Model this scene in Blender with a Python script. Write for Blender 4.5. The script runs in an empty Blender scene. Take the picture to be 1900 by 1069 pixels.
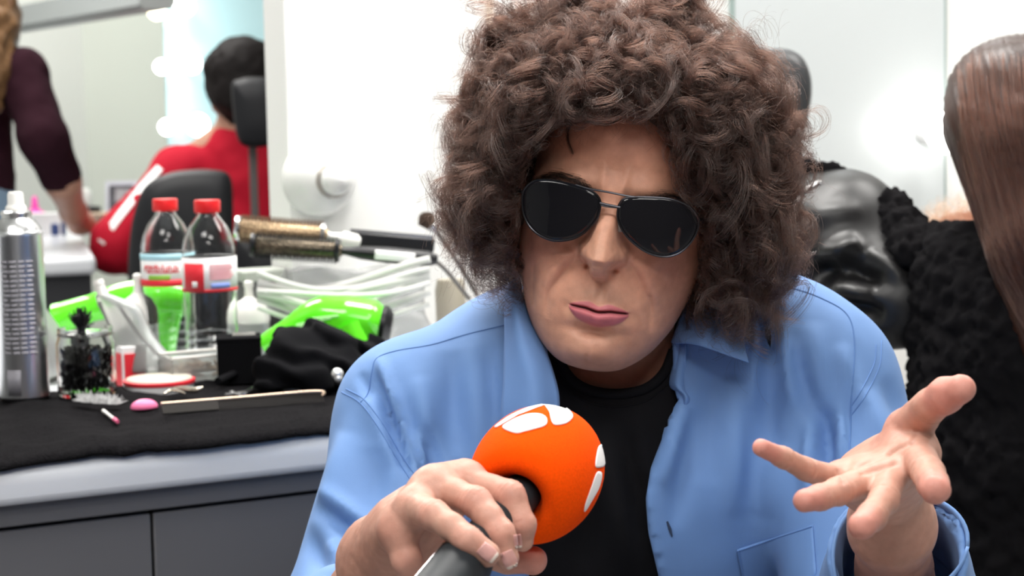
import bpy, bmesh, math, random
import numpy as np
from mathutils import Vector, Matrix
from mathutils.bvhtree import BVHTree
random.seed(7); RNG = np.random.default_rng(11)
SC = bpy.context.scene
COL = SC.collection
PI = math.pi

# ------------------------------------------------------------------ camera
F = 3525.0                      # focal length in pixels of the 1900 wide frame
CAM = np.array([0.0, 0.0, 1.07])
_p, _r = math.radians(5.41), math.radians(1.2)
FW = np.array([0, math.cos(_p), -math.sin(_p)])
_r0 = np.array([1.0, 0, 0]); _u0 = np.array([0, math.sin(_p), math.cos(_p)])
RT = math.cos(_r)*_r0 - math.sin(_r)*_u0
UP = math.cos(_r)*_u0 + math.sin(_r)*_r0
cd = bpy.data.cameras.new('camera'); cam = bpy.data.objects.new('camera', cd); COL.objects.link(cam)
cam.matrix_world = Matrix(((RT[0], UP[0], -FW[0], CAM[0]), (RT[1], UP[1], -FW[1], CAM[1]), (RT[2], UP[2], -FW[2], CAM[2]), (0, 0, 0, 1)))
cd.sensor_width = 36; cd.lens = F*36/1900; cd.clip_start = .05; cd.clip_end = 60
cd.dof.use_dof = True; cd.dof.focus_distance = 1.31; cd.dof.aperture_fstop = 11.5
SC.camera = cam
TABLE_Z = 0.75

def ray(px, py):
    return FW + (px-950)/F*RT - (py-534.5)/F*UP
def P(px, py, d):               # a point of the place: d metres along the view axis
    return CAM + d*ray(px, py)
def T(px, py, z=TABLE_Z):       # where the sight line meets a level surface
    r = ray(px, py); return CAM + r*((z-CAM[2])/r[2])
def proj(p):                    # world points -> pixel x, pixel y, depth
    q = np.asarray(p)-CAM; d = q@FW
    return 950+F*(q@RT)/d, 534.5-F*(q@UP)/d, d

# ------------------------------------------------------------------ materials
def mat(name, col=(.5,.5,.5), rough=.5, metal=0, attr=None, emit=None, estr=1, trans=0, ior=1.45, sss=0, spec=.5, bump=None, coat=0, sheen=0, alpha=1, noise=None, flat=False):
    m = bpy.data.materials.new(name); m.use_nodes = True
    nt = m.node_tree; b = nt.nodes['Principled BSDF']; L = nt.links
    b.inputs['Base Color'].default_value = (*col, 1)
    b.inputs['Roughness'].default_value = rough; b.inputs['Metallic'].default_value = metal
    b.inputs['IOR'].default_value = ior; b.inputs['Specular IOR Level'].default_value = spec
    b.inputs['Transmission Weight'].default_value = trans
    b.inputs['Coat Weight'].default_value = coat; b.inputs['Coat Roughness'].default_value = .08
    b.inputs['Alpha'].default_value = alpha
    if sheen:
        b.inputs['Sheen Weight'].default_value = sheen; b.inputs['Sheen Roughness'].default_value = .5
    if sss:
        b.inputs['Subsurface Weight'].default_value = sss
        b.inputs['Subsurface Radius'].default_value = (.9, .4, .25); b.inputs['Subsurface Scale'].default_value = .006
    if emit:
        b.inputs['Emission Color'].default_value = (*emit, 1); b.inputs['Emission Strength'].default_value = estr
    tc = nt.nodes.new('ShaderNodeTexCoord')
    src = None
    if attr:
        a = nt.nodes.new('ShaderNodeAttribute'); a.attribute_name = attr; src = a.outputs['Color']
    if noise:                   # (scale, amount): uneven dye / mottling of the surface itself
        n = nt.nodes.new('ShaderNodeTexNoise'); n.inputs['Scale'].default_value = noise[0]; n.inputs['Detail'].default_value = 4
        L.new(tc.outputs['Object'], n.inputs['Vector'])
        mr = nt.nodes.new('ShaderNodeMapRange'); mr.inputs['From Min'].default_value = .25; mr.inputs['From Max'].default_value = .75
        mr.inputs['To Min'].default_value = 1-noise[1]; mr.inputs['To Max'].default_value = 1+noise[1]
        L.new(n.outputs['Fac'], mr.inputs['Value'])
        mx = nt.nodes.new('ShaderNodeVectorMath'); mx.operation = 'SCALE'
        if src: L.new(src, mx.inputs[0])
        else: mx.inputs[0].default_value = col
        L.new(mr.outputs['Result'], mx.inputs['Scale']); src = mx.outputs['Vector']
    if src: L.new(src, b.inputs['Base Color'])
    if bump:                    # (scale, strength, distance)
        n = nt.nodes.new('ShaderNodeTexNoise'); n.inputs['Scale'].default_value = bump[0]; n.inputs['Detail'].default_value = 3
        L.new(tc.outputs['Object'], n.inputs['Vector'])
        bp = nt.nodes.new('ShaderNodeBump'); bp.inputs['Strength'].default_value = bump[1]; bp.inputs['Distance'].default_value = bump[2]
        L.new(n.outputs['Fac'], bp.inputs['Height']); L.new(bp.outputs['Normal'], b.inputs['Normal'])
    return m

# ------------------------------------------------------------------ objects
def link(o, parent=None):
    COL.objects.link(o)
    if parent is not None: o.parent = parent
    return o
def tag(o, label, cat, group=None):
    o['label'] = label; o['category'] = cat
    if group: o['group'] = group
    return o
def thing(name, label, cat, group=None):
    o = bpy.data.objects.new(name, None); o.empty_display_size = .05
    COL.objects.link(o); return tag(o, label, cat, group)
def place(o, loc):              # put a thing's Empty at its base and keep its parts where they are
    loc = Vector(loc)
    for c in o.children: c.matrix_parent_inverse = Matrix.Translation(-loc)
    o.location = loc; return o
def struct(o):
    o['kind'] = 'structure'; return o
def mesh(name, verts, faces, m=None, parent=None, smooth=True, col=None, recalc=True, angle=None):
    me = bpy.data.meshes.new(name)
    if isinstance(faces, np.ndarray):
        nv = len(verts); nf, k = faces.shape
        me.vertices.add(nv); me.vertices.foreach_set('co', np.asarray(verts, dtype=np.float32).ravel())
        me.loops.add(nf*k); me.loops.foreach_set('vertex_index', faces.astype(np.int32).ravel())
        me.polygons.add(nf); me.polygons.foreach_set('loop_start', np.arange(0, nf*k, k, dtype=np.int32))
        me.update(calc_edges=True); me.validate()
    else:
        me.from_pydata([tuple(map(float, v)) for v in verts], [], [tuple(map(int, f)) for f in faces]); me.update()
    if recalc:
        bm = bmesh.new(); bm.from_mesh(me); bmesh.ops.recalc_face_normals(bm, faces=bm.faces); bm.to_mesh(me); bm.free()
    me.polygons.foreach_set('use_smooth', [smooth]*len(me.polygons))
    if angle: me.set_sharp_from_angle(angle=math.radians(angle))
    if col is not None:
        a = me.attributes.new('Col', 'FLOAT_COLOR', 'POINT')
        c = np.ones((len(me.vertices), 4), np.float32); c[:, :3] = col; a.data.foreach_set('color', c.ravel())
    if m: me.materials.append(m)
    return link(bpy.data.objects.new(name, me), parent)

class MB:                       # collects shapes for ONE mesh
    def __init__(s): s.v = []; s.f = []
    def add(s, v, f):
        n = len(s.v); s.v += [tuple(map(float, q)) for q in v]; s.f += [tuple(int(i)+n for i in q) for q in f]; return s
    def box(s, c, size, ax=None):
        ax = np.eye(3) if ax is None else np.asarray(ax); c = np.asarray(c, float); h = np.asarray(size)/2
        v = [c+ax[0]*x*h[0]+ax[1]*y*h[1]+ax[2]*z*h[2] for x in (-1, 1) for y in (-1, 1) for z in (-1, 1)]
        return s.add(v, [(0,1,3,2),(4,6,7,5),(0,4,5,1),(2,3,7,6),(0,2,6,4),(1,5,7,3)])
    def tube(s, pts, r, n=10, cap=True, closed=False):
        pts = np.asarray(pts, float); m = len(pts); rr = np.broadcast_to(np.asarray(r, float), (m,))
        v = []; nprev = None
        for i in range(m):
            a = pts[(i-1) % m] if closed or i > 0 else pts[i]; b = pts[(i+1) % m] if closed or i < m-1 else pts[i]
            t = b-a; t /= np.linalg.norm(t)+1e-12
            if nprev is None:
                q = np.array([0, 0, 1.]) if abs(t[2]) < .9 else np.array([1., 0, 0])
                nn = np.cross(t, q)
            else: nn = nprev-t*(nprev@t)
            nn /= np.linalg.norm(nn)+1e-12; nprev = nn; bb = np.cross(t, nn)
            for k in range(n):
                a_ = 2*PI*k/n; v.append(pts[i]+rr[i]*(math.cos(a_)*nn+math.sin(a_)*bb))
        f = []
        for i in range(m if closed else m-1):
            j = (i+1) % m
            for k in range(n): f.append((i*n+k, i*n+(k+1) % n, j*n+(k+1) % n, j*n+k))
        if cap and not closed: f += [tuple(range(n))[::-1], tuple((m-1)*n+k for k in range(n))]
        return s.add(v, f)
    def lathe(s, prof, base, axis=(0, 0, 1), n=40, sx=1, xdir=None):   # prof: (radius, height)
        ax = np.asarray(axis, float); ax = ax/np.linalg.norm(ax)
        q = np.array([1., 0, 0]) if abs(ax[0]) < .9 else np.array([0, 1., 0])
        if xdir is not None: q = np.asarray(xdir, float)
        e1 = q-ax*(q@ax); e1 /= np.linalg.norm(e1); e2 = np.cross(ax, e1); base = np.asarray(base, float)
        v = []; f = []
        for r, h in prof:
            r = max(r, 1e-5)
            for k in range(n):
                a = 2*PI*k/n; v.append(base+ax*h+r*(math.cos(a)*e1*sx+math.sin(a)*e2))
        for i in range(len(prof)-1):
            for k in range(n): f.append((i*n+k, i*n+(k+1) % n, (i+1)*n+(k+1) % n, (i+1)*n+k))
        if prof[0][0] > 1e-4: f.append(tuple(range(n))[::-1])
        if prof[-1][0] > 1e-4: f.append(tuple((len(prof)-1)*n+k for k in range(n)))
        return s.add(v, f)
    def ball(s, c, r, n=20):
        return s.lathe([(math.sin(PI*i/n)*1.0, -math.cos(PI*i/n)) for i in range(n+1)] if False else [(r*math.sin(PI*i/n), -r*math.cos(PI*i/n)) for i in range(n+1)], c, n=2*n)
    def build(s, name, m, parent=None, smooth=True, angle=40, bevel=0, seg=2):
        o = mesh(name, s.v, s.f, m, parent, smooth, angle=angle)
        if bevel:
            b = o.modifiers.new('bevel', 'BEVEL'); b.width = bevel; b.segments = seg; b.limit_method = 'ANGLE'; b.angle_limit = math.radians(40)
        return o

def spline(pts, n):             # Catmull-Rom through rows of numbers
    p = np.asarray(pts, float); m = len(p)
    if m == 2:
        t = np.linspace(0, 1, n)[:, None]; return p[0]*(1-t)+p[1]*t
    q = np.vstack([2*p[0]-p[1], p, 2*p[-1]-p[-2]])
    t = np.linspace(0, m-1, n); i = np.minimum(t.astype(int), m-2); u = (t-i)[:, None]
    a, b, c, d = q[i], q[i+1], q[i+2], q[i+3]
    return .5*(2*b+(c-a)*u+(2*a-5*b+4*c-d)*u*u+(3*b-a-3*c+d)*u**3)
def closed_spline(pts, n):
    p = np.asarray(pts, float); m = len(p); t = np.linspace(0, m, n, endpoint=False); i = t.astype(int); u = (t-i)[:, None]
    a, b, c, d = p[(i-1) % m], p[i % m], p[(i+1) % m], p[(i+2) % m]
    return .5*(2*b+(c-a)*u+(2*a-5*b+4*c-d)*u*u+(3*b-a-3*c+d)*u**3)
def sheet(rows, nu, nv):        # smooth surface through a net of points; returns verts, quads
    R = np.array([spline(r, nv) for r in rows])             # (m, nv, 3)
    G = np.stack([spline(R[:, j], nu) for j in range(nv)], 1)
    idx = np.arange(nu*nv).reshape(nu, nv)
    q = np.stack([idx[:-1, :-1], idx[1:, :-1], idx[1:, 1:], idx[:-1, 1:]], -1).reshape(-1, 4)
    return G.reshape(-1, 3), q
def solid(o, t, off=0):
    s = o.modifiers.new('cloth_thickness', 'SOLIDIFY'); s.thickness = t; s.offset = off; return o
def subsurf(o, n=1):
    s = o.modifiers.new('smooth', 'SUBSURF'); s.levels = s.render_levels = n; return o
def strands(name, pts, radius, m, parent=None, tip=.3):   # pts (curves, points, 3)
    cu = bpy.data.hair_curves.new(name); nc, k, _ = pts.shape
    cu.add_curves([k]*nc)
    cu.position_data.foreach_set('vector', np.ascontiguousarray(pts, dtype=np.float32).ravel())
    a = cu.attributes.get('radius') or cu.attributes.new('radius', 'FLOAT', 'POINT')
    rr = np.asarray(radius).reshape(-1, 1)*np.linspace(1, tip, k)[None]
    a.data.foreach_set('value', np.broadcast_to(rr, (nc, k)).astype(np.float32).ravel())
    cu.materials.append(m)
    return link(bpy.data.objects.new(name, cu), parent)

# ------------------------------------------------------------------ implicit shapes
def smin(a, b, k):
    h = np.maximum(k-np.abs(a-b), 0)/k
    return np.minimum(a, b)-h*h*k*.25
def cone(p, a, b, ra, rb):
    a = np.asarray(a); ba = np.asarray(b)-a
    t = np.clip(((p-a)@ba)/(ba@ba+1e-12), 0, 1)
    return np.linalg.norm(p-a-t[:, None]*ba, axis=1)-(ra+(rb-ra)*t)
def ell(p, c, ax, r):
    q = (p-np.asarray(c))@np.asarray(ax).T; r = np.maximum(np.asarray(r), .005)
    k0 = np.linalg.norm(q/r, axis=1); k1 = np.linalg.norm(q/r**2, axis=1)+1e-9
    return k0*(k0-1)/k1
VAX = np.array([RT, UP, FW])    # right, up, away
def chain(p, js, k=.004):       # joints (x, y, z, r)
    f = None
    for a, b in zip(js[:-1], js[1:]):
        d = cone(p, a[:3], b[:3], a[3], b[3]); f = d if f is None else smin(f, d, k)
    return f
def J(px, py, d, rp):           # joint from sight line, depth and apparent radius
    q = P(px, py, d); return (q[0], q[1], q[2], rp/F*d)
def poly_sd(x, y, poly):        # signed distance to a polygon (negative inside)
    poly = np.asarray(poly, float); d = np.full(x.shape, 1e18); ins = np.zeros(x.shape, bool)
    for (ax, ay), (bx, by) in zip(poly, np.roll(poly, -1, 0)):
        ex, ey = bx-ax, by-ay; wx, wy = x-ax, y-ay
        t = np.clip((wx*ex+wy*ey)/(ex*ex+ey*ey+1e-12), 0, 1)
        d = np.minimum(d, (wx-ex*t)**2+(wy-ey*t)**2)
        ins ^= ((ay > y) != (by > y)) & (x < (bx-ax)*(y-ay)/(by-ay+1e-12)+ax)
    d = np.sqrt(d); return np.where(ins, -d, d)
def nets(f, lo, hi, h, proj_steps=2):   # surface of f = 0 as a quad mesh
    lo = np.asarray(lo, float); n = (np.ceil((np.asarray(hi)-lo)/h/4).astype(int)+1)*4
    c = n//4; g = [lo[i]+(np.arange(c[i])+.5)*4*h-.5*h for i in range(3)]
    X = np.stack(np.meshgrid(*g, indexing='ij'), -1).reshape(-1, 3)
    D = f(X).reshape(c)
    near = np.repeat(np.repeat(np.repeat(np.abs(D) < 6.5*h, 4, 0), 4, 1), 4, 2)
    D = np.repeat(np.repeat(np.repeat(D, 4, 0), 4, 1), 4, 2)
    I = np.argwhere(near); D[near] = f(lo+I*h)
    S = D < 0
    cr = np.zeros(np.array(D.shape)-1, np.int8)
    corners = [(i, j, k) for i in (0, 1) for j in (0, 1) for k in (0, 1)]
    def sub(A, o): return A[o[0]:A.shape[0]-1+o[0], o[1]:A.shape[1]-1+o[1], o[2]:A.shape[2]-1+o[2]]
    for o in corners: cr += sub(S, o)
    act = (cr > 0) & (cr < 8); cells = np.argwhere(act); vid = -np.ones(act.shape, np.int64); vid[act] = np.arange(len(cells))
    acc = np.zeros((len(cells), 3)); cnt = np.zeros(len(cells))
    val = {o: D[cells[:, 0]+o[0], cells[:, 1]+o[1], cells[:, 2]+o[2]] for o in corners}
    for a in corners:
        for ax in range(3):
            if a[ax] == 1: continue
            b = list(a); b[ax] = 1; b = tuple(b); va, vb = val[a], val[b]; x = (va < 0) != (vb < 0)
            t = np.where(x, va/(va-vb+1e-20), 0); q = np.array(a, float)[None]+np.eye(3)[ax][None]*t[:, None]
            acc += q*x[:, None]; cnt += x
    V = lo+(cells+acc/cnt[:, None])*h
    Q = []
    for ax in range(3):
        u, w = (ax+1) % 3, (ax+2) % 3
        s0 = np.take(S, range(S.shape[ax]-1), ax); s1 = np.take(S, range(1, S.shape[ax]), ax)
        E = np.argwhere(s0 != s1)
        ok = (E[:, u] > 0) & (E[:, w] > 0) & (E[:, u] < act.shape[u]) & (E[:, w] < act.shape[w]) ; E = E[ok]
        fl = s0[E[:, 0], E[:, 1], E[:, 2]]
        eu, ew = np.eye(3, dtype=int)[u], np.eye(3, dtype=int)[w]
        ids = [vid[tuple((E-d).T)] for d in (0*eu, eu, eu+ew, ew)]
        q = np.stack(ids, 1); q[~fl] = q[~fl][:, ::-1]; Q.append(q)
    Q = np.vstack(Q); Q = Q[(Q >= 0).all(1)]
    for _ in range(proj_steps):
        e = h*.3; d0 = f(V); gr = np.stack([(f(V+np.eye(3)[i]*e)-d0)/e for i in range(3)], 1)
        g2 = (gr**2).sum(1)+1e-6; V = V-np.clip(d0/g2, -.6*h*1, .6*h)[:, None]*gr*.9
    return V, Q
def normals_of(V, Q):
    n = np.cross(V[Q[:, 2]]-V[Q[:, 0]], V[Q[:, 3]]-V[Q[:, 1]]); N = np.zeros_like(V)
    for i in range(4): np.add.at(N, Q[:, i], n)
    return N/(np.linalg.norm(N, axis=1)[:, None]+1e-12)
def relax(V, Q, it=1, w=.5):
    for _ in range(it):
        A = np.zeros_like(V); c = np.zeros(len(V))
        for i in range(4):
            for j in (1, 3):
                np.add.at(A, Q[:, i], V[Q[:, (i+j) % 4]]); np.add.at(c, Q[:, i], 1)
        V = V*(1-w)+w*A/np.maximum(c, 1)[:, None]
    return V
def vnoise(p, s, seed=0):       # smooth value noise
    q = p*s; i = np.floor(q).astype(np.int64); f = q-i; f = f*f*(3-2*f); r = 0
    for dx in (0, 1):
        for dy in (0, 1):
            for dz in (0, 1):
                k = (i[:, 0]+dx)*374761393+(i[:, 1]+dy)*668265263+(i[:, 2]+dz)*2147483647+seed*974711
                k = (k ^ (k >> 13))*1274126177; k = (k ^ (k >> 16)) & 0xffff
                r = r+(k/32767.5-1)*(f[:, 0] if dx else 1-f[:, 0])*(f[:, 1] if dy else 1-f[:, 1])*(f[:, 2] if dz else 1-f[:, 2])
    return r
def gs(x, z, cx, cz, sx, sz): return np.exp(-((x-cx)/sx)**2-((z-cz)/sz)**2)
def sst(a, b, x):
    t = np.clip((x-a)/(b-a), 0, 1); return t*t*(3-2*t)
def seg_d(x, y, a, b):          # distance to a drawn line and position along it
    ex, ey = b[0]-a[0], b[1]-a[1]; t = np.clip(((x-a[0])*ex+(y-a[1])*ey)/(ex*ex+ey*ey), 0, 1)
    return np.hypot(x-a[0]-ex*t, y-a[1]-ey*t), t
def bvh_of(V, Fc): return BVHTree.FromPolygons([tuple(v) for v in V], [tuple(map(int, f)) for f in Fc])
# ================================================================== THE MAN: head, hands, body
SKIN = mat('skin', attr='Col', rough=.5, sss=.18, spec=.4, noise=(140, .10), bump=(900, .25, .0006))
def to_cam(v): return v[0]*RT+v[1]*UP-v[2]*FW           # right, up, toward the viewer
_th, _ps, _ro = math.radians(7), math.radians(7), math.radians(9.5)
def head_axes():
    fx = np.array([1., 0, 0]); fy = np.array([0, -math.sin(_th), math.cos(_th)]); fz = np.array([0, math.cos(_th), math.sin(_th)])
    ya = np.array([[math.cos(_ps), 0, -math.sin(_ps)], [0, 1, 0], [math.sin(_ps), 0, math.cos(_ps)]])
    ro = np.array([[math.cos(_ro), math.sin(_ro), 0], [-math.sin(_ro), math.cos(_ro), 0], [0, 0, 1]])
    return np.array([to_cam(ro@ya@v) for v in (fx, fy, fz)])      # rows: head right, front, up
HA = head_axes()
HO = P(1130, 398, 1.425)-HA[1]*.085
def HW(l): return HO+np.asarray(l)@HA
def HL(w): return (np.asarray(w)-HO)@HA.T

def build_head():
    prof = np.array([  # z, half width, front, back
        (.1165, .0006, -.009, .011), (.1145, .022, .014, .037), (.107, .042, .037, .060), (.094, .056, .055, .077), (.076, .0655, .0695, .088),
        (.055, .0705, .0785, .094), (.035, .0725, .0825, .096), (.015, .0725, .0835, .095), (0, .0715, .083, .093), (-.02, .0700, .0828, .088),
        (-.04, .0675, .083, .079), (-.055, .0635, .0835, .068), (-.07, .0585, .084, .054), (-.086, .0525, .0835, .038), (-.101, .0440, .0815, .022),
        (-.112, .0345, .077, .006), (-.1205, .0235, .067, -.008), (-.1240, .0105, .053, -.022), (-.1240, .0006, .038, -.0375)])
    prof[:, 1] *= 1+.095*np.clip((.05-prof[:, 0])/.05, 0, 1)
    nr, ns = 340, 380
    tt = np.linspace(0, 1, len(prof)); arc = np.r_[0, np.cumsum(np.hypot(np.diff(prof[:, 0]), np.diff(prof[:, 1])*.6)+.002)]
    dense = spline(prof, 2000); da = np.r_[0, np.cumsum(np.hypot(np.diff(dense[:, 0]), np.diff(dense[:, 1])*.6))]
    pick = np.linspace(0, da[-1], nr); R = np.stack([np.interp(pick, da, dense[:, i]) for i in range(4)], 1)
    s = np.linspace(-1, 1, ns, endpoint=False); th = PI*(.45*s+.55*s**3)       # angle from the front
    sn, cs = np.sin(th), np.cos(th)
    e = 2/2.25
    sx = np.sign(sn)*np.abs(sn)**e; cy = np.sign(cs)*np.abs(cs)**e
    z = np.repeat(R[:, 0:1], ns, 1); w = R[:, 1:2]; yc = (R[:, 2:3]-R[:, 3:4])/2; hy = (R[:, 2:3]+R[:, 3:4])/2
    x = w*sx[None]; y = yc+hy*cy[None]
    x, y, z = x.ravel(), y.ravel(), z.ravel()
    wf = sst(.012, .05, y)
    ax_ = np.abs(x); D = np.zeros_like(x)
    # forehead, brow, sockets
    D += .0035*gs(x, z, 0, .055, .04, .02)
    D += .0055*(gs(x, z, -.026, .022, .02, .009)+gs(x, z, .026, .022, .02, .009))-.002*gs(x, z, 0, .024, .006, .01)
    D += -.0105*(gs(x, z, -.032, -.001, .017, .0125)+gs(x, z, .032, -.001, .017, .0125))-.004*gs(x, z, 0, .004, .012, .010)
    D += .0055*(gs(x, z, -.032, -.002, .0115, .0065)+gs(x, z, .032, -.002, .0115, .0065))
    D += -.006*sst(.05, .075, ax_)*np.exp(-((z-.02)/.03)**2)                       # temples
    # cheeks
    for sgn in (-1, 1):
        D += .0050*gs(x, z, sgn*.042, -.030, .018, .015)+.0035*gs(x, z, sgn*.040, -.055, .014, .018)-.0025*gs(x, z, sgn*.052, -.066, .012, .016)
        d, t = seg_d(x, z, (sgn*.010, -.012), (sgn*.026, -.027)); D -= .0014*np.exp(-(d/.004)**2)
    # folds from the nose wings to beside the mouth
    for path in ([(-.0185, -.034), (-.0235, -.044), (-.030, -.055), (-.0365, -.070), (-.036, -.087)], [(.0195, -.034), (.0265, -.042), (.0345, -.054), (.0410, -.066), (.0430, -.080)]):
        q = spline(path, 60); dm = np.full(len(x), 9.); tm = np.zeros(len(x)); sx_ = np.zeros(len(x))
        for i, c_ in enumerate(q):
            dd_ = np.hypot(x-c_[0], z-c_[1]); m_ = dd_ < dm; dm[m_] = dd_[m_]; tm[m_] = i/59; sx_[m_] = (np.abs(x)-abs(c_[0]))[m_]
        prof_ = np.sin(PI*np.clip(tm*.93+.07, 0, 1))**.6
        D -= .0023*prof_*np.exp(-(dm/.0036)**2); D += .0022*prof_*np.exp(-((dm-.0085)/.006)**2)*(sx_ > 0)*sst(0, .003, dm)
    d, t = seg_d(x, z, (-.053, -.050), (-.050, -.078)); D -= .0011*np.exp(-(d/.0018)**2)            # cheek line on the left
    d, t = seg_d(x, z, (.040, -.058), (.043, -.084)); D -= .0009*np.exp(-(d/.0018)**2)
    d, t = seg_d(x, z, (-.044, -.052), (-.036, -.046)); D -= .0008*np.exp(-(d/.0014)**2)
    # nose
    x0 = x-.0002; hang = .0072*sst(.0040, .0120, np.abs(x0)); zn = z-.0092; ze = zn-hang
    H = np.interp(-ze, [-.024, -.012, -.002, .012, .025, .035, .042, .048, .0520, .0550, .0575, .060], [0, .0045, .0085, .0140, .0205, .0265, .0300, .0295, .0255, .0150, .005, 0])
    Wd = np.interp(-zn, [-.02, 0, .015, .03, .042, .05, .06], [.0100, .0092, .0097, .0106, .0117, .0112, .0095])
    D += H*np.exp(-(np.abs(x0)/Wd)**3.6)
    D += .0050*np.exp(-(x0/.0150)**2)*sst(.004, -.012, zn)*sst(-.0475, -.041, zn)
    cut = sst(-.0482, -.0440, zn)
    for sgn in (-1, 1):
        D += .0088*np.exp(-((x0-sgn*.0130)/.0052)**4-((zn+.0385)/.0068)**2)*cut
        D -= .0022*np.exp(-((x0-sgn*.0090)/.0018)**2-((zn+.036)/.006)**2)           # groove between tip and wing
        D -= .0070*gs(x0, zn, sgn*.0092, -.0500, .0038, .0022)
    # philtrum and mouth
    mx = x-.0035
    D += .0055*gs(mx, z, 0, -.072, .026, .017)
    D += -.0013*gs(mx, z, 0, -.0605, .0028, .005)+.0007*(gs(mx, z, -.0055, -.0605, .0028, .005)+gs(mx, z, .0055, -.0605, .0028, .005))
    t = np.clip(np.abs(mx)/.0235, 0, 1); tap = np.clip(1-t**2.4, 0, 1)
    zl = -.0730-.0012*np.cos(np.clip(np.abs(mx)/.011, 0, 1)*PI)*.6-.0002*t**3    # line between the lips
    ut = zl+.0062*tap**.7-.0012*np.exp(-(mx/.0035)**2)+.0006*np.exp(-((np.abs(mx)-.0075)/.004)**2)
    lb = zl-.0132*tap**.75
    up = np.clip((z-zl)/(ut-zl+1e-5), 0, 1); lo = np.clip((zl-z)/(zl-lb+1e-5), 0, 1)
    inu = (z >= zl) & (z < ut) & (tap > .01); inl = (z < zl) & (z > lb) & (tap > .01)
    D += np.where(inu, .0026*np.sin(PI*np.sqrt(np.clip(up, 0, 1)))*tap**.5, 0)+np.where(inl, .0052*np.sin(PI*lo**.62)*tap**.6, 0)
    D -= .0046*np.exp(-((z-zl)/.0011)**2)*sst(1.04, .8, np.abs(mx)/.0235)
    D -= .0016*(gs(mx, z, -.0255, -.074, .004, .005)+gs(mx, z, .0255, -.074, .004, .005))
    D += -.0056*gs(x, z, .002, -.0895, .021, .0050)
    D += .0078*gs(x, z, .001, -.1065, .0185, .0120)-.0008*gs(x, z, .001, -.107, .002, .008)
    n = vnoise(np.stack([x, y, z], 1), 70)*.0006+vnoise(np.stack([x, y, z], 1), 160)*.00025
    y = y+D*wf; x = x+n*.3; y = y+n*wf
    # ears
    L = np.stack([x, y, z], 1); V = HW(L)
    idx = np.arange(nr*ns).reshape(nr, ns); a = idx; b = np.roll(idx, -1, 1)
    Q = np.stack([a[:-1], b[:-1], b[1:], a[1:]], -1).reshape(-1, 4)
    # skin colours: flush, beard shadow, make-up, lips, and painted shade at the mouth
    base = np.array([.60, .305, .208]); c = np.repeat(base[None], len(x), 0)
    def blend(col, k):
        nonlocal c
        k = np.clip(k, 0, 1)[:, None]; c = c*(1-k)+np.array(col)*k
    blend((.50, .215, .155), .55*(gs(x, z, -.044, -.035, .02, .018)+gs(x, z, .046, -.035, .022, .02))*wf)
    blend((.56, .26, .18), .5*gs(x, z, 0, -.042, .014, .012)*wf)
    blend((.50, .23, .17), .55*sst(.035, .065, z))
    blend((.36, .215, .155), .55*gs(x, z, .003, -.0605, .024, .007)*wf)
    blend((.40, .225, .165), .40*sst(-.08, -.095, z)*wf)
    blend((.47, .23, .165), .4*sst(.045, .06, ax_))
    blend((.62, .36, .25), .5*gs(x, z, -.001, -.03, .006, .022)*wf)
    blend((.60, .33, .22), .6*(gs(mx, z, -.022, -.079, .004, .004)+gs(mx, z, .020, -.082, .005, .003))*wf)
    blend((.42, .205, .135), .40*(gs(x, z, -.032, -.093, .013, .012)+gs(x, z, .036, -.093, .014, .012))*wf+.35*gs(x, z, .002, -.090, .018, .005)*wf)  # make-up beside the chin, plus painted shade in the crease under the lip
    lip = (inu*sst(0, .25, 1-up)+inl*sst(0, .2, 1-lo))*wf*sst(0, .15, tap)
    blend((.53, .150, .178), lip*.95); blend((.25, .055, .06), (inu*.9)*sst(.9, .2, up)*wf*.5)
    blend((.06, .02, .02), 1.0*np.exp(-((z-zl)/.0008)**2)*sst(1.0, .85, np.abs(mx)/.0235)*wf*.8)  # dark gap between the lips painted in
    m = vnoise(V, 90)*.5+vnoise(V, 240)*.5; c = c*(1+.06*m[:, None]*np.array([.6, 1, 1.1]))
    return V, Q, c, L
HEADV, HEADQ, HEADC, HEADL = build_head()
HEAD_BVH = bvh_of(HEADV, HEADQ)
def on_face(px, py, off=0):     # point of the face that a sight line meets
    r = ray(px, py); hit = HEAD_BVH.ray_cast(Vector(CAM), Vector(r/np.linalg.norm(r)))
    return None if hit[0] is None else (np.array(hit[0])+np.array(hit[1])*(off if np.dot(hit[1], r) < 0 else -off))

def ear(sgn):
    b = MB(); c0 = np.array([sgn*.066, -.010, -.012])
    out = [c0+np.array([sgn*(.006+.006*math.cos(a)), -.014*math.cos(a)*1.0-.004, .030*math.sin(a)]) for a in np.linspace(-2.2, 2.2, 22)]
    b.tube(HW(out), .0042, 8); b.tube(HW([c0+np.array([sgn*.004, .004, .014]), c0+np.array([sgn*.005, -.004, 0]), c0+np.array([sgn*.004, .003, -.016]), c0+np.array([sgn*.004, .004, -.024])]), .0065, 8)
    return np.array(b.v), b.f

# ---- hands and forearms (implicit surfaces, one chain of joints per finger)
def hand(palm, fingers, arm, h, kp=.010):
    def f(p):
        d = None
        for a, b in arm+palm:
            q = cone(p, a[:3], b[:3], a[3], b[3]); d = q if d is None else smin(d, q, .016)
        for js in fingers:
            q = chain(p, js, .0035)
            near = np.exp(-(np.linalg.norm(p-np.array(js[0][:3]), axis=1)/.017)**2)
            d = smin(d, q, .0018+kp*near)
        return d
    pts = np.array([q for a in palm+arm for q in a]+[q for js in fingers for q in js])
    lo = pts[:, :3].min(0)-.035; hi = pts[:, :3].max(0)+.035
    V, Q = nets(f, lo, hi, h); return V, Q, f
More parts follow.
